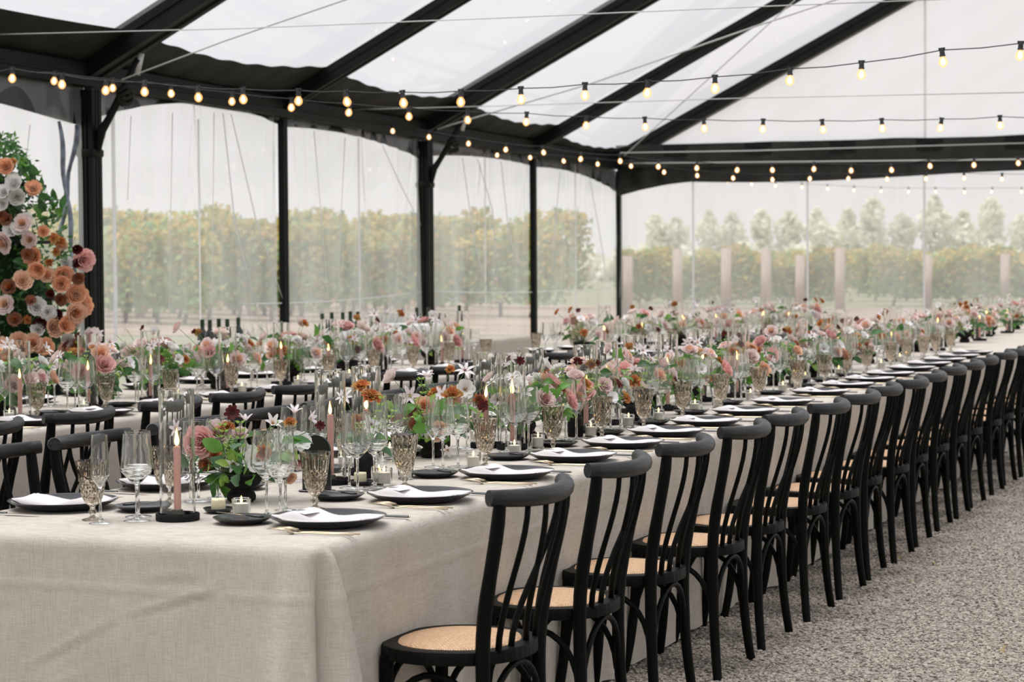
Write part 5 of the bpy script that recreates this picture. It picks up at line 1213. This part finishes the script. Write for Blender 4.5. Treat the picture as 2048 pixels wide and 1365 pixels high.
    # single leaves and leafy twigs at the silhouette
    for (x0, y0, x1, y1, n_) in [(20, 300, 62, 330, 7), (0, 290, 6, 262, 5), (60, 350, 92, 380, 6), (80, 425, 138, 412, 10), (70, 440, 130, 432, 9), (85, 400, 120, 400, 6), (40, 345, 85, 352, 6), (130, 640, 170, 700, 6), (110, 520, 140, 500, 6), (60, 520, 20, 560, 6), (0, 590, 60, 600, 6)]:
        P = [lp(x0 + (x1 - x0) * q / 6, y0 + (y1 - y0) * q / 6, -.34) for q in range(7)]; st.tube(P, .003, 4)
        for q in range(n_):
            f = q / n_; p = lp(x0 + (x1 - x0) * f, y0 + (y1 - y0) * f, -.34); d_ = R_ * r.uniform(-.6, 1) + U_ * r.uniform(-1, 1) - F_ * .3
            ob('leaf', LEAF[r.choice((1, 3, 6))], t, p, tuple(lead(d_, r.gauss(0, .6), r)), r.uniform(.8, 1.3))
    o = ob('twigs', st.mesh('twigs', M_STEM), t); o['kind'] = 'stuff'
arch()

# ================================================================ WAITERS' TABLE by the side wall
cloth('tablecloth', -.38, .38, 0, 2.9, 71, lab='cream tablecloth on the narrow service table by the side wall', loc=(-7.62, 12.93, 0), rz=0, grp='service tablecloths', ends=(True, False))
cloth('tablecloth', -.38, .38, 0, 2.9, 72, lab='second cream tablecloth on the service table near the middle side post', loc=(-7.62, 15.85, 0), rz=0, grp='service tablecloths', ends=(False, True))
for i, xx in enumerate([405, 420, 438, 455, 477, 645, 664, 686, 701, 716, 834, 857, 919]):
    d_ = F_ + R_ * ((xx - 1024) / F_PX); tt_ = (-7.66 + .11 * (i % 2)) / d_.x; q = Vector((0, 0, 0)) + d_ * tt_
    grp_ = ['first', 'second', 'third'][0 if i < 5 else (1 if i < 10 else 2)]
    t = thing('wine_bottle', f"dark wine bottle, {ORD[i - (0 if i < 5 else (5 if i < 10 else 10))]} in the {grp_} cluster on the service table", 'bottle', spot((q.x, q.y, ZT), .038), 0, 'bottles on the service table')
    ob('body', K['bottle'], t); ob('capsule', K['foil'], t); ob('label', K['blabel'], t)
b = MB(); b.bbox((0, 0, .09), (.5, .3, .18), .02); tag(ob('ice_chest', b.mesh('ice_chest', M_LABEL), None, (-7.44, 16.35, ZT)), 'white ice chest on the service table between two bottle clusters', 'box')
b = MB(); b.bbox((0, 0, .06), (.34, .25, .12), .01); tag(ob('glass_crate', b.mesh('glass_crate', M_LABEL), None, (-7.42, 14.35, ZT)), 'white low crate on the service table beside the first bottles', 'box')
for i in range(16):
    p = (-7.84 + rnd.uniform(-.03, .03), 13.9 + .13 * i + (0 if i < 8 else 1.6), ZT); wineglass(p, f"spare wine glass, {ORD[i]} along the service table", 'spare glasses')
# folding tray stand
b = MB(); t = thing('tray_stand', 'reddish brown wooden folding tray stand by the service table', 'stand', (-7.50, 11.65, 0), -.35)
for s_ in (-.26, .26):
    b = MB(); b.tube([(s_, -.22, 0), (s_, .22, .84)], .018, 6); ob('leg', b.mesh('leg', M_REDWOOD), t); b = MB(); b.tube([(s_ * .9, .22, 0), (s_ * .9, -.22, .84)], .018, 6); ob('leg', b.mesh('leg', M_REDWOOD), t)
for s_ in (-.22, .22):
    b = MB(); b.bbox((0, s_, .85), (.62, .045, .03), .006); ob('rail', b.mesh('rail', M_REDWOOD), t)
b = MB(); b.patch(lambda u, v: ((-.2 + .4 * u), -.22 + .44 * v, .845 - .10 * math.sin(PI * v)), 4, 10); ob('black_webbing', b.mesh('webbing', M_BLACK), t)
# serving tray on it
b = MB(); b.lathe([(0, 0), (.26, 0), (.28, .02), (.285, .02), (.262, -.004 + .0), (0, -.004)], 28); tag(ob('serving_tray', b.mesh('serving_tray', M_BLACK), None, (-7.50, 11.65, .868)), 'round black serving tray lying on the folding stand', 'tray')

# dry leaves and twigs on the gravel
dl = leafmesh(.035, .012, M_DRY, .4, .9)
for i, (xx, yy) in enumerate([(2003, 1305), (1815, 1168), (1800, 1118), (1828, 1117), (1953, 1094), (1862, 1131), (1700, 1015), (2015, 1300)]):
    d_ = F_ + R_ * ((xx - 1024) / F_PX) + U_ * ((682.5 - yy) / F_PX); q = Vector((0, 0, CAM_H)) + d_ * (CAM_H / -d_.z); 
    tag(ob('dry_leaf', dl, None, (q.x, q.y, .014), (rnd.uniform(-.3, .3), rnd.uniform(-.3, .3), rnd.uniform(0, 6))), f"small dry leaf on the gravel, {ORD[i]} from the near corner", 'leaf', 'dry leaves on the gravel')
for i, (xx, yy) in enumerate([(1718, 1270), (1790, 1152)]):
    d_ = F_ + R_ * ((xx - 1024) / F_PX) + U_ * ((682.5 - yy) / F_PX); q = Vector((0, 0, CAM_H)) + d_ * (CAM_H / -d_.z); b = MB(); b.tube([(-.035, 0, 0), (0, .003, .003), (.035, 0, 0)], .0018, 5)
    tag(ob('twig', b.mesh('twig', M_TRUNK), None, (q.x, q.y, .014), (0, 0, .4)), f"thin dry twig lying on the gravel, {['closer', 'farther'][i]} one", 'twig', 'twigs on the gravel')
